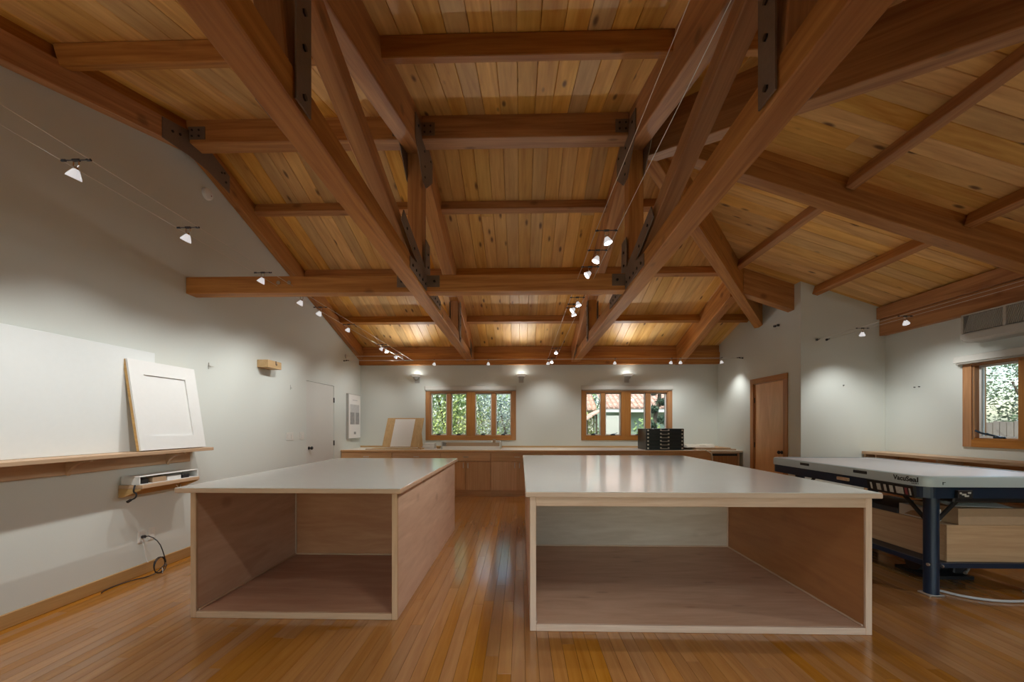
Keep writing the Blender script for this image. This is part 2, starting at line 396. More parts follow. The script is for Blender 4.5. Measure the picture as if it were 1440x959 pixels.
# ------------------------------------------------------------------ ceiling: roof deck of pine boards on three slopes
ceil = MB()
T = .05
def P(X, Y, z, up): return (X, Y, z + up)
YE, YFE = YB + .5, YF - .4
XE = X2 + .4
def back_pts(u): return [P(XL - .15, YR, ZR, u), P(XR, YR, ZR, u), P(XR + YE - YR, YE, zmain(YE), u), P(XL - .15, YE, zmain(YE), u)]
def front_pts(u): return [P(XL - .15, YR, ZR, u), P(XR, YR, ZR, u), P(XR + (YR - YFE) * HF, YFE, zmain(YFE), u), P(XL - .15, YFE, zmain(YFE), u)]
def hip_pts(u):
    yb = YR + XE - XR; yf = YR - (XE - XR) / HF
    return [P(XR, YR, ZR, u), P(XE, yf, zhip(XE), u), P(XE, yb, zhip(XE), u)]
for fn in (back_pts, front_pts, hip_pts):
    a = fn(T); b = fn(T + .08); n = len(a)
    ceil.add(a + b, [tuple(range(n)), tuple(range(n, 2 * n))[::-1]] + [(i, (i + 1) % n, n + (i + 1) % n, n + i) for i in range(n)])
ceiling = struct(ceil.build('ceiling', 'ceiling'))
PW = .1625
def plank(poly, ex, ey):
    """poly: four world points (0-1 and 3-2 run along the board), lower face is the room face"""
    ez = ex.cross(ey)
    if ez.z < 0: ey = -ey; ez = ex.cross(ey)
    R = Matrix((ex, ey, ez)).transposed(); o = sum((Vector(p) for p in poly), Vector()) / 4
    loc = [R.transposed() @ (Vector(p) - o) for p in poly]
    cy = sum(p.y for p in loc) / 4
    c = .005; g = .001
    vs = []
    for zz, ins in ((0, c), (c, g), (.045, g)):
        for p in loc: vs.append(Vector((p.x, p.y + (ins if p.y < cy else -ins), zz)))
    fs = [(0, 1, 2, 3)]
    for a in (0, 4): fs += [(a, a + 1, a + 5, a + 4), (a + 1, a + 2, a + 6, a + 5), (a + 2, a + 3, a + 7, a + 6), (a + 3, a, a + 4, a + 7)]
    me = bpy.data.meshes.new('ceiling_board'); me.from_pydata([tuple(v) for v in vs], [], fs)
    me.materials.append(M['ceiling'])
    ob = bpy.data.objects.new('ceiling_board', me); COL.objects.link(ob)
    put(ob, Matrix.Translation(o) @ R.to_4x4(), ceiling)
nrm = math.sqrt(1 + S * S)
rng = random.Random(11)
x = XL - .02
while x < X2 + .1:
    xe = x + PW
    for sgn in (1, -1):
        if sgn > 0 and x > X1 + .05: continue
        yl = YB + .05 if sgn == 1 else YF - .05
        def ystart(X): return YR + (max(0.0, X - XR) if sgn > 0 else -max(0.0, X - XR) / HF)
        a0, a1 = ystart(x), ystart(xe)
        if sgn * (yl - max(a0 * sgn, a1 * sgn) * sgn) < .05: continue
        cuts = []
        if rng.random() < .35 and abs(yl - a1) > 2: cuts.append(YR + sgn * rng.choice([1.1, 2.2, 3.2]))
        cuts = [cc for cc in cuts if abs(cc - YR) > max(abs(a0 - YR), abs(a1 - YR)) + .2]
        segs = []; s0, s1 = a0, a1
        for cc in cuts: segs.append((s0, s1, cc - sgn * .0005)); s0 = s1 = cc + sgn * .0005
        segs.append((s0, s1, yl))
        for s0, s1, en in segs:
            poly = [(x, s0, zmain(s0)), (x, en, zmain(en)), (xe, en, zmain(en)), (xe, s1, zmain(s1))]
            plank(poly, Vector((0, sgn, -(S if sgn > 0 else SF))).normalized(), Vector((1, 0, 0)))
    x += PW
y = YF - .05
while y < YB:
    ye = y + PW
    def xa(Y): return XR + (Y - YR if Y > YR else (YR - Y) * HF)
    xa0 = xa(y); xa1 = xa(ye)
    xl = X2 + .03 if y < YC else X1 + .05
    if xl - max(xa0, xa1) > .03:
        cut = xa0 + rng.uniform(1.2, 3) if rng.random() < .4 else None
        segs = [(xa0, xa1, xl)] if cut is None or cut > xl - .4 or cut < max(xa0, xa1) + .2 else [(xa0, xa1, cut - .0005), (cut + .0005, cut + .0005, xl)]
        for s0, s1, en in segs:
            poly = [(s0, y, zhip(s0)), (en, y, zhip(en)), (en, ye, zhip(en)), (s1, ye, zhip(s1))]
            plank(poly, Vector((1, 0, -S)) / nrm, Vector((0, 1, 0)))
    y += PW

# ------------------------------------------------------------------ roof timbers
def tx(k, Y):     # the tie beams stand a touch skew
    t = (Y - 1.1) / 7.0
    return (-1.0 - .075 * t) if k == 0 else (1.095 + .07 * t)
RX = (-1.06, 1.135)      # rafters, posts
TW = .145
def plate_bolts(mb, pts, nx, r=.012, h=.008):
    for p in pts: mb.cyl(p, Vector(p) + Vector((nx * h, 0, 0)), r, n=6)
for k, side in ((0, 'left'), (1, 'right')):
    t = thing('roof_truss', '%s of the two big timber roof trusses, with king post and steel plates' % side, 'truss', (RX[k], YR, 2.67), 'timber roof trusses')
    timber('tie_beam', (tx(k, YF), YF, 2.745), (tx(k, YB), YB - .02, 2.745), TW, .15, 'beam', t)
    plumb('rafter', (RX[k], YR + .01, ZR), (RX[k], YB, zmain(YB)), .15, .36, 'beam', t)
    plumb('rafter', (RX[k], YR - .01, ZR), (RX[k], YF, zmain(YF)), .15, .36, 'beam', t)
    timber('king_post', (RX[k] + .005, YR, 2.81), (RX[k], YR, 4.12), .148, .15, 'beam', t, up=(0, 1, 0))
    for sg in (-1, 1):
        timber('strut', (RX[k], YR + sg * .07, 2.83), (RX[k] + (.02 if k == 0 else -.02) * (sg < 0), YR + sg * 2.08, 3.42), .12, .135, 'beam', t)
        timber('queen_post', (tx(k, YR + sg * 2.27), YR + sg * 2.27, 2.81), (RX[k], YR + sg * 2.27, 3.34), .12, .14, 'beam', t, up=(0, 1, 0))
    for nx in (-1, 1):
        xs = RX[k] + nx * (TW / 2 + .004); th = nx * .008
        fn = onx(xs)
        # ridge gusset
        pl = [(YR - .34, zmain(YR - .34) - .30), (YR - .34, zmain(YR - .34) - .08), (YR, ZR - .1), (YR + .34, zmain(YR + .34) - .08), (YR + .34, zmain(YR + .34) - .30), (YR + .07, 3.80), (YR - .07, 3.80)]
        g = MB().prism(pl, fn, 0, th).build('steel_plate', 'steel', t)
        b = MB(); plate_bolts(b, [(xs + th, YR + a, z) for a, z in ((-.25, 4.2), (.25, 4.2), (-.02, 4.12), (0, 3.98), (0, 3.87))], nx); stuff(b.build('bolts', 'bolt', g))
        # king post foot: along the tie, up the post and up both struts
        pl = [(YR - .62, 2.70), (YR + .62, 2.70), (YR + .62, 2.80), (YR + .40, 2.83), (YR + .86, 2.98), (YR + .80, 3.09), (YR + .10, 2.90), (YR + .08, 3.20), (YR - .08, 3.20), (YR - .10, 2.90), (YR - .80, 3.09), (YR - .86, 2.98), (YR - .40, 2.83), (YR - .62, 2.80)]
        o2 = (tx(k, YR) - RX[k])
        xs2 = tx(k, YR) + nx * (TW / 2 + .006); fn = onx(xs2)
        g = MB().slab(pl, [], fn, 0, th).build('steel_plate', 'steel', t)
        b = MB(); plate_bolts(b, [(xs2 + th, YR - .55 + a * .11, 2.745) for a in range(11)] + [(xs2 + th, YR + a, 2.90 + abs(abs(a) - .45) * .3) for a in (-.72, -.5, .5, .72)] + [(xs2 + th, YR, z) for z in (2.95, 3.08)], nx); stuff(b.build('bolts', 'bolt', g))
        for sg in (-1, 1):    # queen post straps and heel plates
            yq = YR + sg * 2.27; xq = tx(k, yq) + nx * (TW / 2 + .006)
            g = MB().prism([(yq - .055, 2.69), (yq + .055, 2.69), (yq + .055, 3.32), (yq - .055, 3.32)], onx(xq), 0, th).build('steel_plate', 'steel', t)
            b = MB(); plate_bolts(b, [(xq + th, yq, z) for z in (2.74, 2.95, 3.1, 3.25)], nx, r=.014); stuff(b.build('bolts', 'bolt', g))
        g = MB().prism([(7.45, 2.76), (7.72, 2.70), (7.72, 2.98), (7.45, 3.04)], onx(tx(k, 7.6) + nx * (TW / 2 + .006)), 0, th).build('steel_plate', 'steel', t)

# ridge beam in three lengths, with hangers
RY0, RY1, RZ = YR - .11, YR + .05, 4.18
for (xa, xb, lab) in ((XL, RX[0] - .08, 'ridge beam from the left wall to the left truss'), (RX[0] + .08, RX[1] - .08, 'ridge beam spanning between the two trusses'), (RX[1] + .08, XR + .06, 'short end of the ridge beam at the hub of the hips')):
    t = thing('ridge_beam', lab + ', dark timber', 'beam', ((xa + xb) / 2, YR, RZ), 'ridge beam lengths')
    MB().box(xa, xb, RY0, RY1, RZ, ZR - .005, c=.006).build('timber', 'beam', t)
    for xe, sg in ((xa, 1), (xb, -1)):
        if abs(xe - (XR + .06)) < .01 or xe == XL: continue
        g = MB().box(xe, xe + sg * .13, RY0 - .008, RY0, RZ + .03, RZ + .155).build('hanger', 'steel', t)
        b = MB()
        for a, z in ((.03, .06), (.03, .12), (.09, .06), (.09, .12)): b.cyl((xe + sg * a, RY0 - .008, RZ + z), (xe + sg * a, RY0 - .014, RZ + z), .010, n=6)
        stuff(b.build('bolts', 'bolt', g))
    if xa == XL:
        g = MB().box(XL + .09, XL + .26, RY0 - .008, RY0, RZ + .03, RZ + .155).build('hanger', 'steel', t)
        b = MB()
        for a, z in ((.13, .06), (.13, .12), (.2, .06), (.2, .12)): b.cyl((XL + a, RY0 - .008, RZ + z), (XL + a, RY0 - .014, RZ + z), .010, n=6)
        stuff(b.build('bolts', 'bolt', g))
# cross beam at the king posts
for (xa, xb, lab) in ((XL, tx(0, YR) - .075, 'low horizontal beam from the left wall to the left truss'), (tx(0, YR) + .075, tx(1, YR) - .075, 'low horizontal beam between the feet of the king posts')):
    t = thing('cross_beam', lab, 'beam', ((xa + xb) / 2, YR, 2.69), 'low cross beams')
    MB().box(xa, xb, YR - .045, YR + .085, 2.69, 2.86, c=.006).build('timber', 'beam', t)
    for xe, sg in ((xa, 1), (xb, -1)):
        if xe == XL: continue
        g = MB().box(xe, xe + sg * .14, YR - .053, YR - .045, 2.735, 2.85).build('hanger', 'steel', t)
        MB().cyl((xe + sg * .09, YR - .053, 2.79), (xe + sg * .09, YR - .062, 2.79), .014, n=6).build('bolts', 'bolt', g)
    if xa == XL:
        b = MB()
        for xx in (-2.455, -2.345): b.cyl((xx, YR - .045, 2.79), (xx, YR - .055, 2.79), .02, n=12)
        stuff(b.build('anchor_bolts', 'chrome', t))

# purlins (square to the slope)
def purlin_main(Y, xa, xb, lab):
    sg = 1 if Y > YR else -1
    up = Vector((0, sg * (S if sg > 0 else SF), 1)).normalized()
    c = Vector((0, Y, zmain(Y))) - up * .0645
    o = timber('purlin', (xa, c.y, c.z), (xb, c.y, c.z), .085, .13, 'beam', None, up=up)
    return tag(o, lab, 'purlin', 'slim purlins under the roof boards')
rows = [(4.79, 'first'), (5.90, 'second'), (7.06, 'third')]
for Y, nth in rows:
    hipx = XR + (Y - YR) - .02
    purlin_main(Y, XL + .08, RX[0] - .07, '%s purlin behind the ridge, between left wall and left truss' % nth)
    purlin_main(Y, RX[0] + .07, RX[1] - .07, '%s purlin behind the ridge, between the two trusses' % nth)
    purlin_main(Y, RX[1] + .07, min(hipx, X1), '%s purlin behind the ridge, right of the right truss' % nth)
for Y, nth in ((2.69, 'first'), (1.55, 'second'), (.45, 'third')):
    hipx = XR + (YR - Y) * HF - .02
    purlin_main(Y, XL + .08, RX[0] - .07, '%s purlin in front of the ridge, between left wall and left truss' % nth)
    purlin_main(Y, RX[0] + .07, RX[1] - .07, '%s purlin in front of the ridge, between the two trusses' % nth)
    purlin_main(Y, RX[1] + .07, hipx, '%s purlin in front of the ridge, right of the right truss' % nth)
def purlin_hip(X, ya, yb, lab):
    up = Vector((S, 0, 1)).normalized(); c = Vector((X, 0, zhip(X))) - up * .0645
    o = timber('purlin', (c.x, ya, c.z), (c.x, yb, c.z), .085, .13, 'beam', None, up=up)
    return tag(o, lab, 'purlin', 'slim purlins under the roof boards')
for X, nth in ((3.24, 'upper'), (4.36, 'lower')):
    d = X - XR
    purlin_hip(X, max(YF, YR - d / HF + .03), YR - .075, '%s purlin of the right-hand roof slope, in front of its middle rafter' % nth)
    purlin_hip(X, YR + .075, min(YR + d - .03, YC + (.0 if X > X1 else 9)), '%s purlin of the right-hand roof slope, behind its middle rafter' % nth)
# hips, jacks, mid rafter
HB = .43
dh = X1 - XR
tag(plumb('hip_rafter', (XR, YR, ZR), (X1, YR + dh, zhip(X1)), .14, HB, 'beam'), 'diagonal hip rafter running down to the rear right wall', 'rafter')
tag(plumb('hip_rafter', (XR, YR, ZR), (XR + (YR - YF) * HF, YF, zmain(YF)), .14, HB, 'beam'), 'deep dark hip rafter running to the upper right, nearest the camera', 'rafter')
jr = tag(plumb('jack_rafter', (XR + .05, YR, zhip(XR + .05) - .10), (X2, YR, zhip(X2) - .10), .14, .21, 'beam'), 'long straight rafter sloping down to the right wall above the press table', 'rafter')
plumb('blocking', (XR + .05, YR, zhip(XR + .05)), (X2, YR, zhip(X2)), .11, .10, 'beam', jr)
tag(plumb('jack_rafter', (3.31, YR + 3.31 - XR + .08, zmain(YR + 3.31 - XR + .08)), (3.31, YB, zmain(YB)), .15, .38, 'beam'), 'short rafter from the back wall up to the hip, right of the trusses', 'rafter')
tag(plumb('jack_rafter', (3.37, 5.93, zhip(3.37)), (X1, 5.93, zhip(X1)), .14, .38, 'beam'), 'short stub rafter from the hip to the white wall corner', 'rafter')
# eave beams (two layers) and gable beams
t = thing('eave_beam', 'long wooden eave beam along the top of the back wall', 'beam', (0, YB, 2.62), 'eave beams')
MB().box(XL, X1, YB - .09, YB, 2.615, 2.86, c=.006).build('lower_timber', 'beam', t)
MB().box(XL, X1, YB - .06, YB, 2.862, 3.0, c=.004).build('upper_timber', 'beam', t)
t = thing('eave_beam', 'two-layer wooden eave beam along the top of the right wall', 'beam', (X2, 2, 2.65), 'eave beams')
MB().box(X2 - .09, X2, YF, YC, 2.65, 2.885, c=.006).build('lower_timber', 'beam', t, grain='Y')
MB().box(X2 - .13, X2, YF, YC, 2.888, 3.06, c=.004).build('upper_timber', 'beam', t, grain='Y')
t = thing('gable_beam', 'sloping gable beams along the top of the left wall, joined by a steel plate', 'beam', (XL, YR, 4.1))
for sg, yl in ((1, YB - .005), (-1, YF)):
    plumb('rafter', (XL + .045, YR, ZR - .1), (XL + .045, yl, zmain(yl) - .1), .09, .20, 'beam', t)
    plumb('blocking', (XL + .03, YR, ZR), (XL + .03, yl, zmain(yl)), .06, .10, 'beam', t)
pl = [(YR - .40, zmain(YR - .4) - .302), (YR - .40, zmain(YR - .4) - .11), (YR, ZR - .11), (YR + .42, zmain(YR + .42) - .11), (YR + .42, zmain(YR + .42) - .302), (YR + .12, 4.05), (YR - .12, 4.05)]
g = MB().prism(pl, onx(XL + .092), 0, .008).build('steel_plate', 'steel', t)
b = MB(); plate_bolts(b, [(XL + .1, YR + a, z) for a, z in ((-.3, 4.15), (-.22, 4.18), (.3, 4.15), (.36, 4.08), (.34, 4.17))], 1); stuff(b.build('bolts', 'bolt', g))

# ------------------------------------------------------------------ doors
d1 = struct(box('door_1', 'doorwhite', (XL - .045, XL - .004, LD[0] + .004, LD[1] - .004, .008, LD[3] - .004), grain='Z'))
d1['label'] = 'plain white flush door in the left wall'
for z in (1.80, 1.02, .22):
    MB().cyl((XL + .004, LD[1] + .0, z - .045), (XL + .004, LD[1] + .0, z + .045), .009, n=8).box(XL - .002, XL + .003, LD[1] - .018, LD[1] + .018, z - .045, z + .045).build('hinge', 'black', d1)
k = MB(); k.lathe([(.0, 0), (.026, 0), (.026, .008), (.010, .012), (.010, .035), (.026, .042), (.028, .055), (.018, .066), (0, .068)], (XL - .004, LD[0] + .075, .975), (1, 0, 0), 16); k.build('knob', 'black', d1, smooth=True)
d2 = struct(box('door_2', 'doorwood', (X1 + .012, X1 + .05, RD[0] + .004, RD[1] - .004, .008, RD[3] - .004), grain='Z'))
d2['label'] = 'varnished wooden door in the right wall of the rear part'
MB().box(X1 - .018, X1 + .0, RD[1], RD[1] + .095, 0, RD[3], c=.003).build('casing_board', 'casing', d2, grain='Z')
MB().box(X1 - .018, X1 + .0, RD[0] - .095, RD[0], 0, RD[3], c=.003).build('casing_board', 'casing', d2, grain='Z')
MB().box(X1 - .018, X1 + .0, RD[0] - .095, RD[1] + .095, RD[3], RD[3] + .09, c=.003).build('casing_board', 'casing', d2, grain='Y')
MB().box(X1, X1 + .012, RD[1] - .012, RD[1], 0, RD[3]).box(X1, X1 + .012, RD[0], RD[0] + .012, 0, RD[3]).box(X1, X1 + .012, RD[0], RD[1], RD[3] - .012, RD[3]).build('door_stop', 'casing', d2, grain='Z')
for z in (1.78, 1.0, .25):
    MB().cyl((X1 + .004, RD[1] - .006, z - .045), (X1 + .004, RD[1] - .006, z + .045), .008, n=8).build('hinge', 'black', d2)
k = MB(); k.lathe([(.0, 0), (.028, 0), (.028, .008), (.010, .012), (.010, .035), (.026, .042), (.028, .055), (.018, .066), (0, .068)], (X1 + .012, RD[0] + .065, .915), (-1, 0, 0), 16); k.build('knob', 'black', d2, smooth=True)

# ------------------------------------------------------------------ windows
def window(name, hole, fn, grainU, label, muls, wide, cas=.095, blind=None):
    """fn(u, v, d): d > 0 goes out through the wall. hole (u0,u1,z0,z1); muls: list of (u0,u1) posts; a wide one is a casing board"""
    u0, u1, z0, z1 = hole
    w = bpy.data.objects.new(name, None); COL.objects.link(w); put(w, Matrix.Translation(Vector(fn((u0 + u1) / 2, z0, 0))))
    struct(w); w['label'] = label
    def bb(nm, mat, a, b, c_, d_, e0, e1, grain, parent=w, cc=.003):
        p = [fn(uu, vv, dd) for uu in (a, b) for vv in (c_, d_) for dd in (e0, e1)]
        xs = [q[0] for q in p]; ys = [q[1] for q in p]; zs = [q[2] for q in p]
        return MB().box(min(xs), max(xs), min(ys), max(ys), min(zs), max(zs), c=cc).build(nm, mat, parent, grain)
    bb('casing_board', 'casing', u0 - cas, u0, z0 - cas, z1 + .06, -.02, 0, 'Z')
    bb('casing_board', 'casing', u1, u1 + cas, z0 - cas, z1 + .06, -.02, 0, 'Z')
    bb('casing_board', 'casing', u0, u1, z0 - cas, z0, -.02, 0, grainU)
    bb('casing_board', 'casing', u0, u1, z1, z1 + .06, -.02, 0, grainU)
    bb('jamb', 'casing', u0, u0 + .015, z0, z1, 0, .14, 'Z'); bb('jamb', 'casing', u1 - .015, u1, z0, z1, 0, .14, 'Z')
    bb('jamb', 'casing', u0, u1, z1 - .015, z1, 0, .14, grainU); bb('sill', 'casing', u0, u1, z0, z0 + .015, 0, .14, grainU)
    edges = [u0 + .015]
    for a, b in muls:
        bb('mullion', 'casing', a, b, z0, z1, (-.012 if (b - a) > wide else .02), .14, 'Z'); edges += [a, b]
    edges.append(u1 - .015)
    for i in range(0, len(edges), 2):
        a, b = edges[i], edges[i + 1]; f = .022; za, zb = z0 + .015, z1 - .015
        sh = bb('sash_stile', 'sash', a, a + f, za, zb, .055, .095, 'Z', cc=.002); bb('sash_stile', 'sash', b - f, b, za, zb, .055, .095, 'Z', cc=.002)
        bb('sash_rail', 'sash', a + f, b - f, za, za + f, .055, .095, grainU, cc=.002); bb('sash_rail', 'sash', a + f, b - f, zb - f, zb, .055, .095, grainU, cc=.002)
        bb('pane', 'glass', a + f, b - f, za + f, zb - f, .073, .077, 'X', cc=0)
        um = (a + b) / 2
        cr = MB(); 
        cr.tube([fn(um - .05, za + .012, .03), fn(um, za + .03, .02), fn(um + .05, za + .035, .01), fn(um + .085, za + .06, .005)], .007, 6, 1)
        p = [fn(um - .05, za, .015), fn(um + .04, za + .022, .05)]
        cr.box(p[0][0], p[1][0], p[0][1], p[1][1], p[0][2], p[1][2], c=.004)
        if name == 'window_3': cr.tube([fn(um + .02, za + .03, .02), fn(um + .10, za + .055, -.03), fn(um + .15, za + .09, -.05)], .011, 8, 1)
        cr.build('crank', 'crank', w)
    if blind:
        a, b, c_, d_, dep = blind
        h = bb('blind_cassette', 'blinds', a, b, c_, d_, -dep, -.021, grainU, cc=.006)
        bb('blind_roll', 'blindshadow', a + .02, b - .02, c_ - .02, c_ - .001, -dep + .01, -.03, grainU, parent=h, cc=.004)
    return w
fb = lambda u, v, d: (u, YB + d, v)
window('window_1', W1, fb, 'X', 'left window of the back wall, four panes onto leafy shrubs', [(-1.576, -1.485), (-1.15, -.97), (-.622, -.531)], .12, .09, (-2.03, -.09, 2.085, 2.17, .06))
window('window_2', W2, fb, 'X', 'right window of the back wall, four panes onto tiled roofs', [(1.694, 1.788), (2.114, 2.313), (2.632, 2.733)], .12, .088, (1.27, 3.18, 2.09, 2.175, .06))
fr_ = lambda u, v, d: (X2 + d, u, v)
window('window_3', W3, fr_, 'Y', 'window of the right wall under the air conditioner', [(3.98, 4.22)], .12, .09, (3.0, 4.77, 2.09, 2.17, .09))
ff = lambda u, v, d: (u, YF - d, v)
window('fill_glazing', W4, ff, 'X', 'wide glazing added for fill light in the front wall behind the camera', [(-1.1, -1.0), (.8, .9), (2.7, 2.8)], .2, .09)  # unseen opening, added so skylight fills the room from the front

# ------------------------------------------------------------------ big work tables
def work_table(label, x0, x1, y0, y1, H, over, rail, mid):
    t = thing('work_table', label, 'work table', ((x0 + x1) / 2, (y0 + y1) / 2, 0), 'big white-topped work tables')
    ol, orr, of, ob = over; ed = 'edge' if rail else 'edgetan'
    th = .036
    top = MB().box(x0 - ol, x1 + orr, y0 - of, y1 + ob, H - th, H - .004, c=.003).build('tabletop', ed, t)
    MB().box(x0 - ol + .002, x1 + orr - .002, y0 - of + .002, y1 + ob - .002, H - .004, H, c=.002).build('laminate_sheet', 'laminate', top)
    pt = .036; z1 = H - th
    box('side_panel', 'ply', (x0, x0 + pt, y0 + .02, y1 - .02, 0, z1), t, 'Y')
    box('side_panel', 'plyor' if rail else 'ply', (x1 - pt, x1, y0 + .02, y1 - .02, 0, z1), t, 'Y')
    for yy0, yy1 in ((y0, y0 + .02), (y1 - .02, y1)):
        box('edge_strip', ed, (x0, x0 + pt + .004, yy0, yy1, 0, z1), t, 'Z')
        box('edge_strip', ed, (x1 - pt - .004, x1, yy0, yy1, 0, z1), t, 'Z')
        box('edge_strip', ed, (x0 + pt + .004, x1 - pt - .004, yy0, yy1, 0, .044), t, 'X')
        if rail: box('top_rail', ed, (x0 + pt + .004, x1 - pt - .004, yy0, yy1, z1 - .062, z1), t, 'X')
    box('bottom_panel', 'ply' if rail else 'plyin', (x0 + pt, x1 - pt, y0 + .02, y1 - .02, .02, .043), t, 'X')
    box('partition', 'plypale' if rail else 'plyin', (x0 + pt, x1 - pt, mid, mid + .02, .043, z1), t, 'X')
    q = .014
    MB().box(x0 + pt, x0 + pt + q, mid - q, mid, .043, z1, c=.005).build('corner_trim', ed, t, 'Z')
    MB().box(x1 - pt - q, x1 - pt, mid - q, mid, .043, z1, c=.005).build('corner_trim', ed, t, 'Z')
    MB().box(x0 + pt + q, x1 - pt - q, mid - q, mid, .043, .043 + q, c=.005).build('corner_trim', ed, t, 'X')
    MB().box(x0 + pt, x0 + pt + q, y0 + .02, mid - q, .043, .043 + q, c=.005).build('corner_trim', ed, t, 'Y')
    MB().box(x1 - pt - q, x1 - pt, y0 + .02, mid - q, .043, .043 + q, c=.005).build('corner_trim', ed, t, 'Y')
    return t
work_table('left work table, a narrower open-fronted plywood box under a white top', -2.312, -.852, 2.625, 4.93, .914, (.09, .03, .026, .05), False, 3.82)
work_table('right work table, the wider open-fronted plywood box with a rail under its white top', .061, 2.255, 2.506, 5.46, .916, (.03, .05, .02, .03), True, 4.15)

# ------------------------------------------------------------------ counter along the back wall
CT = .872; CY = 7.20
t = thing('worktop', 'long cream worktop on the cabinets along the back wall', 'worktop', (0, 7.6, CT))
MB().box(XL, 3.54, CY + .006, YB, CT - .036, CT, c=.003).build('slab', 'counter', t)
MB().box(XL, 3.54, CY - .012, CY + .006, CT - .036, CT, c=.003).build('front_edge', 'cab', t)
MB().box(XL, X1, YB - .018, YB, CT, CT + .035, c=.003).build('backsplash', 'tan', t)
bounds = [XL, -2.443, -1.509, -.566, .43, 1.42, 2.40, 3.54]
names = ['leftmost base cabinet, against the left wall', 'base cabinet under the drawing board', 'base cabinet under the paper trimmer, seen between the tables', 'base cabinet just left of the right work table', 'base cabinet behind the left half of the right table', 'base cabinet left of the black flat file', 'base cabinet under the black flat file']
for i in range(7):
    a, b = bounds[i], bounds[i + 1]; g = .005
    t = thing('base_cabinet', names[i] + ', oak veneer', 'cabinet', ((a + b) / 2, 7.6, 0), 'oak base cabinets along the back wall')
    MB().box(a + .001, b - .001, CY + .022, YB - .001, .11, CT - .037).build('body', 'cab', t, 'Z')
    MB().box(a + .001, b - .001, CY + .035, CY + .06, 0, .108).build('toe_kick', 'cab', t)
    d = MB().box(a + g, b - g, CY, CY + .02, .668, CT - .046, c=.002).build('drawer', 'cab', t)
    xm = (a + b) / 2
    MB().tube([(xm - .045, CY, .745), (xm - .045, CY - .025, .745), (xm + .045, CY - .025, .745), (xm + .045, CY, .745)], .0075, 6).build('pull', 'nickel', d)
    for da, db, hx in ((a + g, xm - g * .7, xm - .045), (xm + g * .7, b - g, xm + .045)):
        d = MB().box(da, db, CY, CY + .02, .115, .655, c=.002).build('door', 'cab', t, 'Z')
        MB().tube([(hx, CY, .54), (hx, CY - .025, .54), (hx, CY - .025, .63), (hx, CY, .63)], .0075, 6).build('pull', 'nickel', d)
t = thing('corner_cabinet', 'end cabinet of the counter with a pale frame and dark gap above its door', 'cabinet', (3.83, 7.6, 0))
MB().box(3.545, 4.06, CY + .04, YB - .001, 0, .80).build('body', 'cab', t, 'Z')
MB().box(3.545, 3.565, CY, CY + .04, 0, .835, c=.002).build('frame_stile', 'shelf', t, 'Z')
MB().box(4.04, 4.06, CY, CY + .04, 0, .835, c=.002).build('frame_stile', 'shelf', t, 'Z')
MB().box(3.565, 4.04, CY, CY + .04, .815, .835, c=.002).build('frame_rail', 'shelf', t)
MB().box(3.568, 4.037, CY + .008, CY + .028, .03, .77, c=.002).build('door', 'casing', t, 'Z')
MB().box(3.545, X1 - .002, CY - .01, YB, .838, CT, c=.003).build('cabinet_top', 'counter', t)
MB().box(3.566, 4.039, CY + .034, CY + .04, .77, .815).build('gap', 'black', t)  # black strip stands in for the shade inside the open gap

# things on the counter
t = thing('drawing_board', 'tan tilted drawing board with a white sheet, on the left of the counter', 'drawing board', (-2.45, 7.5, CT))
tilt = math.radians(18)
def bd(u, v, d):     # board plane, leaning back and slightly turned
    return (-2.72 + u + v * .09, 7.42 + v * math.sin(tilt) + d * math.cos(tilt) + .02, CT + .045 + v * math.cos(tilt) - d * math.sin(tilt))
MB().prism([(0, 0), (.73, 0), (.73, .60), (0, .60)], bd, 0, .02).build('board', 'tan', t, 'Z')
MB().prism([(.16, .005), (.56, .005), (.56, .575), (.16, .575)], bd, -.003, -.0005).build('sheet', 'paper', t)
MB().box(-2.90, -1.93, 7.36, 7.62, CT, CT + .02, c=.003).build('base_board', 'tan', t)
MB().box(-2.99, -1.95, 7.30, 7.36, CT, CT + .018, c=.003).build('ledge_strip', 'shelf', t)
MB().prism([(7.48, CT + .02), (7.80, CT + .02), (7.62, CT + .50)], onx(-2.02), 0, .02).build('prop', 'tan', t, 'Z')
for k, (xx, yy, w_, d_, h_, z_, lab) in enumerate(((-1.86, 7.75, .24, .2, .055, 0, 'lower white carton between drawing board and trimmer'), (-1.84, 7.76, .20, .17, .05, .055, 'smaller white carton on top of the other one beside the trimmer'))):
    o = MB().box(xx - w_ / 2, xx + w_ / 2, yy - d_ / 2, yy + d_ / 2, CT + z_, CT + z_ + h_, c=.004).build('carton', 'white'); tag(o, lab, 'box', 'white cartons on the counter')
o = MB().lathe([(0, 0), (.035, 0), (.035, .045), (.02, .055), (0, .055)], (-1.66, 7.70, CT), (0, 0, 1), 14).build('tape_roll', 'tan', smooth=True); tag(o, 'small brown roll beside the white cartons', 'tape')
t = thing('paper_trimmer', 'long grey metal paper trimmer below the left window', 'trimmer', (-.97, 7.65, CT))
MB().box(-1.55, -.40, 7.50, 7.86, CT, CT + .035, c=.004).build('bed', 'paper', t)
MB().box(-1.55, -.40, 7.475, 7.50, CT, CT + .06, c=.004).build('front_bar', 'paper', t)
MB().box(-1.56, -1.535, 7.47, 7.88, CT, CT + .15, c=.004).build('end_plate', 'aluminium', t)
MB().box(-.415, -.39, 7.47, 7.88, CT, CT + .15, c=.004).build('end_plate', 'aluminium', t)
MB().cyl((-1.535, 7.62, CT + .15), (-.415, 7.62, CT + .15), .012, n=10).box(-1.535, -.415, 7.61, 7.63, CT + .125, CT + .148).build('guide_bar', 'aluminium', t)
MB().box(-.56, -.50, 7.585, 7.655, CT + .115, CT + .195, c=.008).build('cutter_head', 'kraft', t)
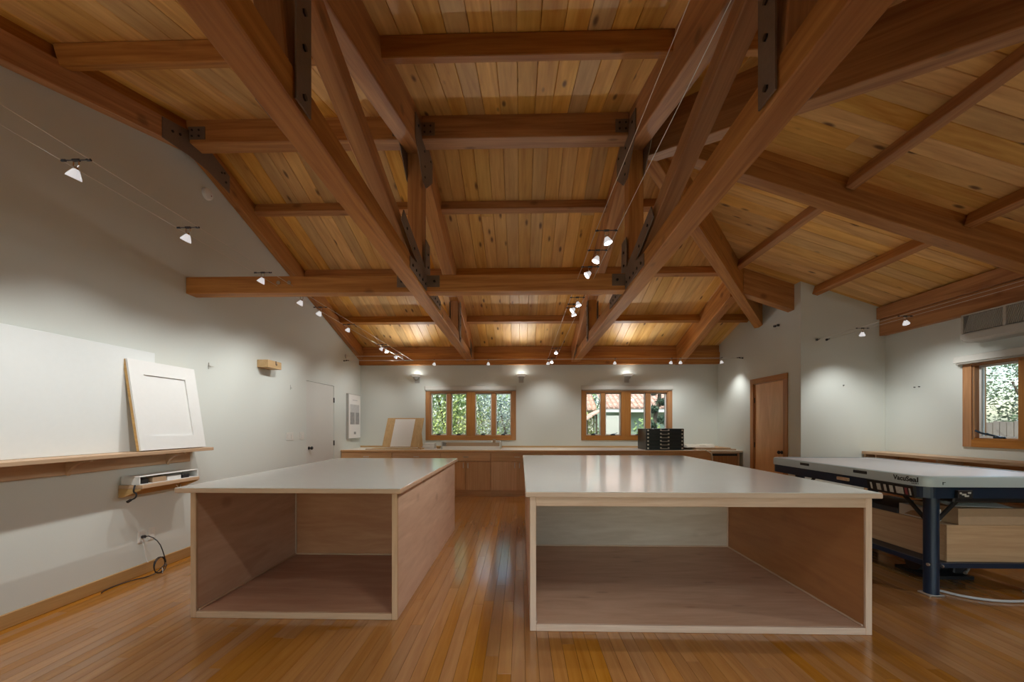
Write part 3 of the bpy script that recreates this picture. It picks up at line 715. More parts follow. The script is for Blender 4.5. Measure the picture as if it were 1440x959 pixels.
MB().box(-1.53, -.42, 7.80, 7.83, CT + .035, CT + .13, c=.003).build('back_fence', 'kraft', t)
t = thing('flat_file', 'black flat file with six shallow drawers on the counter', 'flat file', (2.73, 7.55, CT))
fx0, fx1, fy0, fy1, fh = 2.375, 3.085, 7.30, 7.82, .406
MB().box(fx0, fx1, fy0 + .02, fy1, CT, CT + fh, c=.003).build('body', 'file', t)
for i in range(6):
    z0 = CT + .004 + i * fh / 6; z1 = z0 + fh / 6 - .006; zm = (z0 + z1) / 2
    d = MB().box(fx0 + .002, fx1 - .002, fy0, fy0 + .02, z0, z1, c=.002).build('drawer', 'file', t)
    MB().tube([(2.64, fy0, zm + .008), (2.645, fy0 - .02, zm - .004), (2.80, fy0 - .02, zm - .004), (2.805, fy0, zm + .008)], .006, 6).box(2.635, 2.665, fy0 - .004, fy0, zm - .004, zm + .02).box(2.78, 2.81, fy0 - .004, fy0, zm - .004, zm + .02).build('handle', 'nickel', d)
    for xx in (fx0 + .035, fx1 - .035): MB().cyl((xx, fy0, zm), (xx, fy0 - .006, zm), .017, n=12).build('corner_stud', 'nickel', d)
# pile of folded canvas and boards at the end of the counter
tag(MB().box(3.28, 4.06, 7.30, 7.95, CT, CT + .022, c=.004).build('sheet_board', 'kraft'), 'lowest brown board of the pile at the right end of the counter', 'board', 'boards in the pile')
tag(MB().box(3.32, 3.98, 7.34, 7.92, CT + .0225, CT + .045, c=.004).build('sheet_board', 'shelf'), 'upper pale board of the pile at the right end of the counter', 'board', 'boards in the pile')
def drape(x0, x1, y0, y1, z, amp, seed):
    r = random.Random(seed); nx, ny = 26, 12; vs = []; fs = []
    for j in range(ny + 1):
        for i in range(nx + 1):
            u = i / nx; v = j / ny
            zz = z + amp * (.6 + .4 * math.sin(u * 9 + seed + v * 3) * math.sin(v * 5 + u * 4)) + r.uniform(0, amp * .12)
            ed = min(u, 1 - u, v, 1 - v)
            if ed < .04: zz = z
            vs.append((x0 + (x1 - x0) * u + .02 * math.sin(v * 7 + seed), y0 + (y1 - y0) * v + .02 * math.sin(u * 6), zz))
    for j in range(ny):
        for i in range(nx):
            a = j * (nx + 1) + i; fs.append((a, a + 1, a + nx + 2, a + nx + 1))
    n = len(vs); vs += [(p[0], p[1], z - .0) for p in vs]
    rim = [i for i in range(nx + 1)] + [j * (nx + 1) + nx for j in range(1, ny + 1)] + [ny * (nx + 1) + i for i in range(nx - 1, -1, -1)] + [j * (nx + 1) for j in range(ny - 1, 0, -1)]
    fs += [(rim[k], rim[(k + 1) % len(rim)], rim[(k + 1) % len(rim)] + n, rim[k] + n) for k in range(len(rim))] + [tuple(i + n for i in rim)]
    return MB().add(vs, fs)
tag(drape(3.12, 3.72, 7.36, 7.9, CT + .047, .06, 2).build('folded_cloth', 'canvas', smooth=True), 'crumpled pale cloth lying on the pile of boards by the flat file', 'cloth')
tag(MB().tube([(3.30, 7.26, CT + .012), (3.38, 7.20, CT + .03), (3.46, 7.165, CT - .005), (3.55, 7.172, CT - .06), (3.555, 7.178, CT - .30)], .010, 6, 2).build('cord', 'canvas', smooth=True), 'pale cord hanging over the end of the worktop', 'cord')

# ------------------------------------------------------------------ left wall: ledge with boards, small shelf
t = thing('display_ledge', 'long wooden ledge on the left wall, carrying white boards', 'shelf', (-3.3, 2.2, 1.1))
MB().box(XL + .001, -3.20, .4, 3.92, 1.087, 1.118, c=.003).build('ledge', 'shelf', t, 'Y')
MB().box(XL + .001, XL + .022, .4, 3.86, .975, 1.086, c=.003).build('apron', 'shelf', t, 'Y')
for yy in (.95, 1.87, 2.79, 3.60):
    arc = [(0, 0), (.19, 0)] + [(.19 * (1 - math.sin(a * math.pi / 14)) * .98 + .012, -.105 * (1 - math.cos(a * math.pi / 14)) - .012) for a in range(0, 8)] + [(0, -.105)]
    MB().prism(arc, lambda u, v, d, yy=yy: (XL + .022 + u * .95, yy + d, 1.086 + v), -.012, .012).build('bracket', 'shelf', t)
o = MB().box(XL + .02, XL + .04, .5, 3.462, 1.1185, 2.012, c=.003).build('whiteboard', 'whiteboard'); tag(o, 'large white display panel standing on the ledge against the left wall', 'panel')
# framed shaker panel, leaning
t = thing('framed_artboard', 'white framed panel with tan edges leaning against the large white panel', 'panel', (-3.25, 3.53, 1.119))
lean = math.atan2(.125, .80)
def sp(u, v, d): return (-3.235 - v * math.sin(lean) + d * math.cos(lean), 3.185 + u + .0 * v, 1.119 + .009 + v * math.cos(lean) + d * math.sin(lean))
Wd, Hd, ST = .67, .80, .125
MB().prism([(0, 0), (Wd, 0), (Wd, Hd), (0, Hd)], sp, -.036, -.012).build('backing', 'tan', t)
for nm, q in (('stile', (0, ST, 0, Hd)), ('stile', (Wd - ST, Wd, 0, Hd)), ('rail', (ST, Wd - ST, 0, ST)), ('rail', (ST, Wd - ST, Hd - ST, Hd))):
    MB().prism([(q[0], q[2]), (q[1], q[2]), (q[1], q[3]), (q[0], q[3])], sp, -.0125, .004).build(nm, 'white', t)
MB().prism([(ST, ST), (Wd - ST, ST), (Wd - ST, Hd - ST), (ST, Hd - ST)], sp, -.0125, -.008).build('centre_panel', 'white', t)
# small bracket shelf with white case
t = thing('bracket_shelf', 'small wooden bracket shelf below the ledge', 'shelf', (-3.3, 3.46, .8))
MB().box(XL + .001, -3.21, 3.175, 3.755, .805, .835, c=.003).build('shelf_board', 'shelf', t, 'Y')
for yy in (3.175, 3.735):
    MB().prism([(XL + .001, .73), (XL + .03, .73), (-3.225, .795), (-3.225, .8045), (XL + .001, .8045)], lambda u, v, d: (u, d, v), yy, yy + .02).build('bracket', 'tan', t)
MB().box(XL + .001, XL + .02, 3.195, 3.735, .73, .8045, c=.002).build('back_rail', 'tan', t, 'Y')
t = thing('equipment_case', 'long white open-fronted case with dark gadgets inside, on the small bracket shelf', 'case', (-3.31, 3.46, .836))
m = Matrix.Translation((-3.315, 3.465, .8365)) @ Matrix.Rotation(math.radians(-2), 4, 'Z')
def mb(nm, mat, b, c=.004): return MB().box(*b, c=c, m=m).build(nm, mat, t)
mb('lid', 'white', (-.09, .085, -.28, .29, .066, .072))
mb('back_panel', 'white', (-.09, -.085, -.28, .29, 0, .066)); mb('base', 'white', (-.09, .085, -.28, .29, 0, .004))
mb('end_panel', 'white', (-.085, .085, -.28, -.272, .004, .066)); mb('end_panel', 'white', (-.085, .085, .282, .29, .004, .066))
mb('battery', 'black', (.0, .07, -.25, -.19, .004, .045)); mb('carton', 'kraft', (.01, .075, -.16, -.03, .004, .05)); mb('charger', 'white', (.0, .07, -.02, .12, .004, .04)); mb('adapter', 'darkmetal', (.02, .075, .13, .20, .004, .035))
tag(MB().box(-3.415, -3.35, 3.10, 3.174, .80, .90, c=.004).build('carton', 'shelf'), 'beige block on the wall beside the white equipment case', 'box') if False else None
tag(MB().tube([(-3.27, 3.17, .838), (-3.262, 3.15, .80), (-3.27, 3.16, .78), (-3.25, 3.168, .765), (-3.255, 3.16, .73), (-3.29, 3.15, .715)], .006, 6, 2).cyl((-3.285, 3.15, .717), (-3.31, 3.145, .70), .011, n=8).build('adapter_cord', 'black', smooth=True), 'short black cord with a plug hanging from the bracket shelf', 'cord')
tag(MB().tube([(-3.40, 3.70, .76), (-3.385, 3.72, .72), (-3.38, 3.76, .70), (-3.385, 3.80, .72), (-3.38, 3.78, .77), (-3.385, 3.72, .75), (-3.38, 3.73, .69), (-3.385, 3.79, .68), (-3.38, 3.80, .73)], .004, 6, 2).build('charging_cable', 'white', smooth=True), 'tangled white cord on the wall below the right end of the bracket shelf', 'cord')
for ya, yb, lab in ((3.335, 3.40, 'wall outlet with a black cord plugged in, below the bracket shelf'), (3.432, 3.497, 'empty wall outlet below the bracket shelf, right of the other one')):
    t = thing('wall_outlet', lab, 'outlet', (XL, (ya + yb) / 2, .345), 'wall outlets')
    MB().box(XL, XL + .006, ya, yb, .29, .40, c=.003).build('cover_plate', 'outlet', t)
    MB().box(XL + .006, XL + .009, ya + .016, yb - .016, .305, .335, c=.001).box(XL + .006, XL + .009, ya + .016, yb - .016, .353, .383, c=.001).build('socket', 'outlet', t)
cp = [(XL + .012, 3.372, .34), (XL + .07, 3.39, .345), (XL + .13, 3.41, .28), (XL + .15, 3.43, .18), (-3.25, 3.43, .10)]
for a in range(0, 22):
    th = a / 21 * 4 * math.pi
    cp.append((-3.262 + .010 * math.sin(th * .7), 3.385 + .062 * math.cos(th), .085 + .072 * math.sin(th)))
cp += [(-3.27, 3.36, .02), (-3.30, 3.30, .007), (-3.36, 3.24, .007), (-3.385, 3.12, .007), (-3.375, 3.03, .007), (-3.36, 2.99, .007), (-3.35, 2.985, .007)]
tag(MB().tube(cp, .0042, 6, 1).cyl((XL + .009, 3.372, .34), (XL + .035, 3.374, .342), .014, n=8).build('power_cord', 'black', smooth=True), 'black power cord looped from the outlet down onto the floor', 'cord')
tag(MB().tube([(XL + .012, 3.37, .31), (XL + .02, 3.38, .24), (XL + .022, 3.40, .12), (XL + .03, 3.405, .1)], .003, 6, 1).build('charging_cable', 'white', smooth=True), 'thin white cord hanging below the outlet', 'cord')
tag(MB().tube([(-3.252, 3.40, .004), (-3.25, 3.402, .03), (-3.252, 3.398, .055)], .003, 5).build('cable_tie', 'white'), 'small white cable tie on the loop of black cord', 'cable tie')
# wooden block, hooks, switches, poster, smoke detector
t = thing('wall_block', 'small wooden block bolted high on the left wall', 'block', (XL, 5.0, 2.1))
MB().box(XL, XL + .15, 4.885, 5.16, 2.10, 2.198, c=.004).build('block', 'tan', t, 'Y')
MB().box(XL + .148, XL + .153, 5.03, 5.05, 2.15, 2.198).cyl((XL + .15, 5.05, 2.155), (XL + .153, 5.05, 2.155), .016, n=10).build('notch', 'steel', t)
for (yy, zz, lab) in ((4.11, 1.99, 'small metal hook on the left wall right of the framed panel'), (5.60, 1.90, 'small nail in the left wall below the wooden block')):
    o = MB().cyl((XL, yy, zz), (XL + .03, yy, zz), .003, n=6).cyl((XL + .008, yy, zz - .03), (XL + .008, yy, zz + .04), .003, n=6).cyl((XL + .02, yy - .002, zz), (XL + .02, yy + .05, zz + .004), .0025, n=6).build('wall_hook', 'nickel'); tag(o, lab, 'hook')
for (y0, y1, lab, n) in ((5.50, 5.67, 'wider light switch plate left of the white door', 2), (5.84, 5.96, 'narrower light switch plate close to the white door', 1)):
    t = thing('light_switch', lab, 'switch', (XL, (y0 + y1) / 2, 1.18), 'light switches')
    MB().box(XL, XL + .007, y0, y1, 1.118, 1.238, c=.003).build('cover_plate', 'outlet', t)
    for k in range(n):
        w_ = (y1 - y0) / n
        MB().box(XL + .007, XL + .012, y0 + w_ * k + .025, y0 + w_ * (k + 1) - .025, 1.145, 1.21, c=.002).build('rocker', 'outlet', t)
t = thing('framed_poster', 'framed black and white photo poster in the left rear corner', 'picture', (XL, 7.7, 1.5))
MB().box(XL, XL + .045, 7.42, 7.98, 1.07, 1.97, c=.003).build('frame', 'aluminium', t)
MB().box(XL + .045, XL + .05, 7.435, 7.965, 1.085, 1.955).build('sheet', 'paper', t)
MB().box(XL + .05, XL + .0515, 7.49, 7.91, 1.60, 1.76).build('print', 'print_light', t)
MB().box(XL + .05, XL + .0515, 7.49, 7.68, 1.36, 1.60).build('print', 'print_grey', t)
MB().box(XL + .05, XL + .0515, 7.74, 7.91, 1.36, 1.60).build('print', 'print_grey', t)
MB().box(XL + .05, XL + .0514, 7.68, 7.74, 1.36, 1.60).build('print', 'print_light', t)
MB().box(XL + .05, XL + .0515, 7.66, 7.75, 1.16, 1.21).build('print', 'print_grey', t)
MB().box(XL + .05, XL + .0515, 7.60, 7.82, 1.84, 1.855).build('print', 'print_light', t)
t = thing('smoke_detector', 'round white smoke detector high on the left wall', 'smoke detector', (XL, 4.085, 3.86))
MB().lathe([(0, .045), (.035, .045), (.055, .035), (.062, .015), (.062, 0), (0, 0)], (XL, 4.085, 3.86), (1, 0, 0), 20).build('body', 'white', t, smooth=True)
MB().cyl((XL + .045, 4.10, 3.845), (XL + .048, 4.10, 3.845), .006, n=8).build('light', 'red', t)
for (p, nrm_, lab) in (((4.73, YC, 1.93), (0, -1, 0), 'small nail in the bay wall'), ((X2, 5.27, 1.86), (-1, 0, 0), 'pair of small nails in the right wall near the corner')):
    m_ = MB(); p = Vector(p); n_ = Vector(nrm_)
    for dd in ((0,) if 'pair' not in lab else (-.03, .03)):
        q = p + Vector((0, dd, 0)); m_.cyl(q, q + n_ * .02, .006, n=6)
    tag(m_.build('wall_nail', 'darkmetal'), lab, 'nail')

# ------------------------------------------------------------------ right wall: low bookcase, air conditioner
t = thing('low_bookcase', 'low open bookcase along the right wall under the window', 'bookcase', (5.16, 3.6, 0))
MB().box(4.98, X2 - .019, 1.2, 5.705, .93, .968, c=.003).build('bookcase_top', 'shelf', t, 'Y')
MB().box(X2 - .032, X2 - .0195, 1.22, 5.69, .06, .93).build('back_panel', 'cab', t, 'Y')
for yy in (1.22, 2.29, 3.10, 3.89, 4.70, 5.49, 5.665):
    MB().box(5.0, X2 - .033, yy, yy + .028, .05, .93, c=.002).build('upright', 'shelf', t, 'Z')
MB().box(5.01, X2 - .033, 1.25, 5.66, .05, .075).build('shelf_board', 'shelf', t, 'Y')
for ya, yb in ((1.25, 2.288), (2.32, 3.098), (3.13, 3.888), (3.92, 4.698), (4.73, 5.488)):
    MB().box(5.01, X2 - .033, ya, yb, .48, .50).build('shelf_board', 'shelf', t, 'Y')
t = thing('air_conditioner', 'beige wall air conditioner above the right window', 'air conditioner', (X2, 4.0, 2.45))
a0, a1 = 3.45, 4.55
prof = [(X2, 2.30), (5.16, 2.30), (5.09, 2.335), (5.085, 2.39), (5.12, 2.40), (5.12, 2.61), (X2, 2.63)]
MB().prism(prof, lambda u, v, d: (u, d, v), a0, a1).build('housing', 'ac', t)
MB().box(5.085, 5.105, a0 + .02, a1 - .02, 2.312, 2.385, c=.006).build('lower_flap', 'ac', t, 'Y')
MB().box(5.112, 5.119, a0 + .02, a1 - .02, 2.405, 2.60).build('grille_back', 'acdark', t)
g = MB()
yy = a0 + .03
while yy < a1 - .02:
    g.prism([(yy, 2.41), (yy + .006, 2.41), (yy - .05 + .006, 2.595), (yy - .05, 2.595)], lambda u, v, d: (5.112 + d, min(max(u, a0 + .015), a1 - .015), v), -.010, 0); yy += .017
stuff(g.build('grille_slats', 'ac', t))
MB().box(5.098, 5.113, 4.14, 4.165, 2.405, 2.60).box(5.098, 5.113, a0, a0 + .02, 2.40, 2.61).box(5.098, 5.113, a1 - .02, a1, 2.40, 2.61).box(5.098, 5.113, a0, a1, 2.6, 2.615).build('grille_frame', 'ac', t)

# ------------------------------------------------------------------ vacuum press table
t = thing('press_table', 'vacuum press table with a grey-green rim, navy round legs and a control panel', 'press table', (3.65, 3.8, 0))
px0, px1, py0, py1, pr = 3.11, 4.35, 3.03, 4.86, .11
def rrect(x0, x1, y0, y1, r, n=8):
    out = []
    for cx, cy, a0 in ((x1 - r, y1 - r, 0), (x0 + r, y1 - r, 90), (x0 + r, y0 + r, 180), (x1 - r, y0 + r, 270)):
        for i in range(n + 1):
            a = math.radians(a0 + 90 * i / n); out.append((cx + r * math.cos(a), cy + r * math.sin(a)))
    return out
def fz(u, v, d): return (u, v, d)
ro = MB()
rings = [(0, .868), (0, .935), (.004, .946), (.014, .950), (.045, .950), (.050, .942)]
vs = []; fs = []
for ins, z in rings: vs += [(x_, y_, z) for x_, y_ in rrect(px0 + ins, px1 - ins, py0 + ins, py1 - ins, pr - ins)]
n = 36
for k in range(len(rings) - 1): fs += [(k * n + i, k * n + (i + 1) % n, (k + 1) * n + (i + 1) % n, (k + 1) * n + i) for i in range(n)]
vs += [(x_, y_, .868) for x_, y_ in rrect(px0 + .05, px1 - .05, py0 + .05, py1 - .05, pr - .05)]
k = len(rings); fs += [(i, (i + 1) % n, k * n + (i + 1) % n, k * n + i) for i in range(n)] + [((k - 1) * n + i, (k - 1) * n + (i + 1) % n, k * n + (i + 1) % n, k * n + i) for i in range(n)]
rim = ro.add(vs, fs).build('rim', 'rim', t, smooth=True)
MB().prism(rrect(px0 + .051, px1 - .051, py0 + .051, py1 - .051, pr - .051), fz, .90, .944).build('bed', 'mat', t)
MB().prism(rrect(px0 + .012, px1 - .012, py0 + .012, py1 - .012, pr - .012), fz, .78, .866).build('apron', 'navy', t)
for lx, ly in ((3.265, 3.12), (3.265, 4.55), (4.1, 3.13), (4.1, 4.55)):
    lg = MB().cyl((lx, ly, .014), (lx, ly, .781), .046, n=24).build('leg', 'navy', t, smooth=True)
    MB().box(lx - .06, lx + .06, ly - .05, ly + .05, 0, .014, c=.004).build('foot_plate', 'aluminium', lg)
    MB().cyl((lx - .05, ly - .03, .25), (lx - .06, ly - .03, .25), .012, n=8).cyl((lx + .05, ly - .03, .235), (lx + .06, ly - .03, .235), .012, n=8).build('bolts', 'nickel', lg)
for (p, q) in (((3.262, 3.15, .58), (3.262, 3.36, .785)), ((3.30, 3.12, .58), (3.50, 3.12, .785)), ((3.262, 4.52, .58), (3.262, 4.30, .785))):
    timber('brace', p, q, .022, .03, 'black', t)
MB().box(3.247, 3.277, 3.16, 4.51, .215, .255, c=.003).build('lower_rail', 'navy', t, 'Y')
MB().box(3.31, 4.06, 3.105, 3.135, .215, .255, c=.003).build('lower_rail', 'navy', t)
MB().box(3.31, 4.06, 4.53, 4.56, .215, .255, c=.003).build('lower_rail', 'navy', t)
MB().box(4.085, 4.115, 3.17, 4.51, .215, .255, c=.003).build('lower_rail', 'navy', t, 'Y')
MB().box(3.278, 4.084, 3.14, 4.52, .235, .25, c=.002).build('lower_shelf', 'black', t)
MB().box(3.42, 4.2, 3.10, 3.6, .735, .781, c=.01).build('motor_housing', 'black', t)
# sloping control panel on the left side
cp_ = thing_loc = None
def cpn(u, v, d): return (3.098 + v * .02 - d * .95, u, .862 - v * .092 - d * .3)   # v down and inwards
panel = MB().prism([(3.10, 0), (3.50, 0), (3.50, 1.0), (3.10, 1.0)], cpn, -.03, 0).build('control_panel', 'black', t)
for ya, yb, mt in ((3.455, 3.47, 'labelgrey'), (3.375, 3.41, 'labelgrey'), (3.325, 3.345, 'labelgrey'), (3.265, 3.295, 'labelgrey'), (3.18, 3.24, 'labelgrey'), (3.145, 3.165, 'red'), (3.12, 3.132, 'labelgrey')):
    MB().prism([(ya, .2), (yb, .2), (yb, .8), (ya, .8)], cpn, 0, .003).build('label_patch', mt, panel)
MB().box(3.36, 3.47, 3.015, 3.042, .785, .846, c=.003).build('switch_box', 'black', t)
m_ = MB()
for xx, zz, w_ in ((3.375, .825, .012), (3.40, .815, .03), (3.44, .828, .02), (3.42, .803, .03)): m_.box(xx - w_ / 2, xx + w_ / 2, 3.011, 3.015, zz - .006, zz + .006)
m_.build('switches', 'labelgrey', t)
for ya, yb in ((4.20, 4.33), (3.51, 3.65)):
    MB().box(px0 - .004, px0 + .01, ya, yb, .905, .932, c=.002).build('slot_cover', 'black', t)
MB().box(3.098, 3.121, 3.70, 3.83, .815, .845, c=.004).build('wooden_tab', 'shelf', t)
MB().cyl((3.31, 3.16, .755), (3.31, 3.72, .765), .022, n=10).build('film_roll', 'blueplastic', t, smooth=True)
# lettering on the rim, bent round the corner of the table
def rim_point(s, z):
    """s metres along the rim from the start of the front left corner, going towards the front"""
    cx, cy = px0 + pr, py0 + pr
    if s < 0: return (px0 - .0012, cy - s, z), None
    a = s / pr
    if a < math.pi / 2: return (cx - (pr + .0012) * math.cos(a), cy - (pr + .0012) * math.sin(a), z), a
    return (cx + (s - pr * math.pi / 2), py0 - .0012, z), None
def lettering(body, size, s0, z0, bold):
    cu = bpy.data.curves.new('lettering', 'FONT'); cu.body = body; cu.size = size; cu.offset = bold; cu.resolution_u = 4
    tmp = bpy.data.objects.new('lettering_source', cu); COL.objects.link(tmp)
    bpy.context.view_layer.update()
    me = bpy.data.meshes.new_from_object(tmp.evaluated_get(bpy.context.evaluated_depsgraph_get()))
    bpy.data.objects.remove(tmp); bpy.data.curves.remove(cu)
    vs = [rim_point(s0 + v.co.x, z0 + v.co.y)[0] for v in me.vertices]; fs = [tuple(p.vertices) for p in me.polygons]
    bpy.data.meshes.remove(me)
    return MB().add(vs, fs).build('lettering', 'black', rim, recalc=False)
lettering('VacuSeal', .053, -.125, .899, .0018)
lettering('4468H', .016, .02, .882, .0002)
m_ = MB()
for (s_, z_, w_, h_) in ((.22, .905, .022, .004), (.212, .895, .004, .018)):
    p0_, _ = rim_point(s_, z_); m_.box(p0_[0] - w_ / 2, p0_[0] + w_ / 2, p0_[1] - .001, p0_[1] + .0008, z_ - h_ / 2, z_ + h_ / 2)
m_.build('mark', 'darkmetal', rim)
# things on its lower shelf
SZ = .2505
t = thing('plywood_crate', 'long raw plywood crate on the lower shelf of the press table', 'crate', (3.73, 3.68, SZ))
MB().box(3.42, 4.04, 3.15, 3.168, SZ, .545, c=.002).build('end_panel', 'crate', t, 'X')
MB().box(3.42, 4.04, 4.202, 4.22, SZ, .545, c=.002).build('end_panel', 'crate', t, 'X')
MB().box(3.42, 3.438, 3.168, 4.202, SZ, .545, c=.002).build('side_panel', 'crate', t, 'Y')
MB().box(4.022, 4.04, 3.168, 4.202, SZ, .545, c=.002).build('side_panel', 'crate', t, 'Y')
MB().box(3.438, 4.022, 3.168, 4.202, .527, .5445, c=.002).build('lid', 'crate', t, 'Y')
t = thing('cardboard_box', 'flat brown cardboard box on the front of the plywood crate', 'box', (3.72, 3.3, .546))
MB().box(3.51, 4.05, 3.15, 3.50, .546, .68, c=.003).build('carton', 'kraft', t)
MB().box(3.51, 4.05, 3.30, 3.34, .68, .6808).build('tape', 'tan', t)
tag(MB().box(3.425, 3.95, 3.56, 4.2, .546, .595, c=.003).build('portfolio', 'greyboard', grain='Y'), 'flat dark portfolio on the rear of the plywood crate', 'portfolio')
t = thing('printed_carton', 'white printed carton with black marks on the plywood crate behind the leg', 'box', (3.46, 3.3, .546))
MB().box(3.43, 3.505, 3.27, 3.55, .546, .645, c=.002).build('carton', 'white', t)
MB().prism([(3.35, .56), (3.50, .56), (3.44, .60), (3.38, .615), (3.35, .605)], onx(3.4299), 0, -.0012).build('print', 'kraft', t)
MB().box(3.4285, 3.4299, 3.30, 3.312, .55, .615).box(3.4285, 3.4299, 3.33, 3.342, .55, .62).box(3.4285, 3.4299, 3.28, 3.32, .63, .634).build('print', 'black', t)
o = MB().add([(3.48, 3.18, .692), (3.95, 3.16, .682), (4.0, 3.35, .70), (3.5, 3.42, .715), (3.48, 3.18, .694), (3.95, 3.16, .684), (4.0, 3.35, .702), (3.5, 3.42, .717)], [(0, 1, 2, 3), (7, 6, 5, 4), (0, 4, 5, 1), (1, 5, 6, 2), (2, 6, 7, 3), (3, 7, 4, 0)]).build('loose_sheet', 'paper'); tag(o, 'loose pale sheet lying on the brown cardboard box', 'paper')
pts = [(3.40, 3.12, .2)]
tag(MB().tube([(3.36, 3.20, .012), (3.45, 3.06, .012), (3.62, 2.985, .012), (3.85, 2.99, .012), (4.2, 3.08, .012), (4.5, 3.3, .012)], .010, 8, 2).build('hose', 'hose', smooth=True), 'grey hose curving over the floor under the press table', 'hose')
t = thing('vacuum_pump', 'dark vacuum pump on the floor under the press table', 'pump', (3.75, 3.5, 0))
MB().box(3.55, 3.95, 3.42, 3.72, .0, .03, c=.004).build('base', 'black', t)
MB().cyl((3.57, 3.57, .11), (3.83, 3.57, .11), .075, n=18).build('motor', 'darkmetal', t, smooth=True)
MB().box(3.84, 3.95, 3.48, 3.66, .03, .17, c=.01).build('pump_head', 'darkmetal', t)
MB().tube([(3.88, 3.48, .12), (3.88, 3.40, .12), (3.80, 3.36, .08)], .012, 8, 1).cyl((3.62, 3.50, .12), (3.78, 3.48, .09), .01, n=8).build('fittings', 'aluminium', t)

# ------------------------------------------------------------------ lamps on cables
ORD = ['first', 'second', 'third', 'fourth', 'fifth', 'sixth', 'seventh', 'eighth', 'ninth', 'tenth']
def make_spot_light(parent, pos, d, power, size, blend, radius=.018):
    ld = bpy.data.lights.new('spot', 'SPOT'); ld.energy = power; ld.spot_size = math.radians(size); ld.spot_blend = blend; ld.shadow_soft_size = radius; ld.color = LAMP_COL
    lo = bpy.data.objects.new('spot', ld); COL.objects.link(lo)
    q = Vector(d).to_track_quat('-Z', 'Y')
    put(lo, Matrix.Translation(pos) @ q.to_matrix().to_4x4(), parent)
def cable_lamp(loc, aim, power, label, group, along='Y', size=95, blend=1.0, dimglow=False, drop=.075):
    loc = Vector(loc); t = thing('cable_spotlight', label, 'spotlight', loc, group)
    ax = Vector((1, 0, 0)) if along == 'Y' else Vector((0, 1, 0))
    w = .082 if along == 'Y' else .045
    MB().cyl(loc - ax * w, loc + ax * w, .0035, n=6).cyl(loc - ax * w, loc - ax * (w - .022), .007, n=8).cyl(loc + ax * w, loc + ax * (w - .022), .007, n=8).cyl(loc - ax * .018, loc + ax * .018, .008, n=8).build('crossbar', 'darkmetal', t)
    hp = loc - Vector((0, 0, drop - .03))
    MB().tube([loc + ax * .014, loc + ax * .016 - Vector((0, 0, .03)), hp], .003, 6).tube([loc - ax * .014, loc - ax * .016 - Vector((0, 0, .03)), hp], .003, 6).cyl(hp + Vector((0, 0, .006)), hp - Vector((0, 0, .01)), .009, n=8).build('yoke', 'chrome', t)
    d = (Vector(aim) - loc).normalized(); c = hp - Vector((0, 0, .008))
    hd = MB().lathe([(.008, -.004), (.014, .0), (.020, .012), (.030, .034), (.033, .046), (.030, .046)], c, d, 16).build('reflector', 'reflector', t, smooth=True)
    MB().lathe([(0, .040), (.029, .040), (.029, .044), (0, .044)], c, d, 16).build('bulb', 'bulb', hd)
    make_spot_light(t, c + d * .052, d, power * SPOT, size, blend)
def cable(name, label, paths, r=.0022):
    t = thing(name, label, 'cable', paths[0][0])
    for p in paths: MB().tube(p, r, 5).build('wire', 'wire', t)
    return t
# A: along the left wall
def ca(Y): f = (Y - 2.0) / 6.0; return Vector((-2.41 + .06 * f, Y, 2.785 - .085 * f))
c = cable('cable_pair', 'pair of tensioned lamp cables running along the left wall', [[ca(YF + .02) + Vector((s_ * .08, 0, 0)), ca(8.0) + Vector((s_ * .078, 0, 0))] for s_ in (-1, 1)])
MB().box(-2.45, -2.25, 7.985, 8.012, 2.695, 2.712, c=.003).build('end_bar', 'chrome', c)
A = [(2.02, (-3.3, 2.2, .9), 46), (2.71, (-3.42, 2.95, 1.1), 46), (3.50, (-3.42, 3.6, 1.0), 42), (4.12, (-3.42, 4.3, 1.3), 40), (4.50, (-3.42, 5.0, 1.4), 38), (5.24, (-3.42, 5.8, 1.3), 36), (6.48, (-3.42, 6.9, 1.4), 26), (6.66, (-1.7, 6.2, .9), 26), (7.22, (-3.42, 7.7, 1.5), 24)]
for i, (Y, aim, p) in enumerate(A):
    cable_lamp(ca(Y), aim, p * .85, 'halogen spotlight on the left wall cable, %s in view from the camera' % ORD[i], 'spotlights on the left cable')
for Y, aim in ((.5, (-3.42, .7, 1.3)), (1.3, (-3.42, 1.6, 1.1))):  # unseen lamps added above the camera as fill for the left side
    cable_lamp(ca(Y), aim, 34, 'added fill spotlight on the left wall cable above the camera, %s one' % ('front' if Y < 1 else 'rear'), 'added fill lamps on the left cable, out of view')
# B: over the tables
def cb(Y): return Vector((.64 + (.08 if Y < 1.5 else .08 * max(0, (2.9 - Y) / 1.4) if Y < 2.9 else 0), Y, 2.985 - (.185 * min(1, max(0, Y - 1.49) / 1.4)) + (0 if Y < 3.84 else 0) - (.08 * max(0, (Y - 3.84) / 4.16)) + (.02 if 2.9 < Y < 4 else 0)))
def cbw(s_):
    return [Vector((.66 + s_ * .08, YF + .02, 3.16)), Vector((.73 + s_ * .08, 1.49, 2.985)), Vector((.64 + s_ * .078, 2.87, 2.80)), Vector((.645 + s_ * .078, 3.83, 2.805))]
c = cable('cable_pair', 'pair of tensioned lamp cables between the trusses, in front of the cross beam', [cbw(-1), cbw(1)])
c = cable('cable_pair', 'pair of tensioned lamp cables between the trusses, behind the cross beam', [[Vector((.645 + s_ * .078, 3.96, 2.80)), Vector((.64 + s_ * .078, 8.0, 2.715))] for s_ in (-1, 1)])
MB().box(.55, .73, 7.985, 8.012, 2.705, 2.722, c=.003).build('end_bar', 'chrome', c)
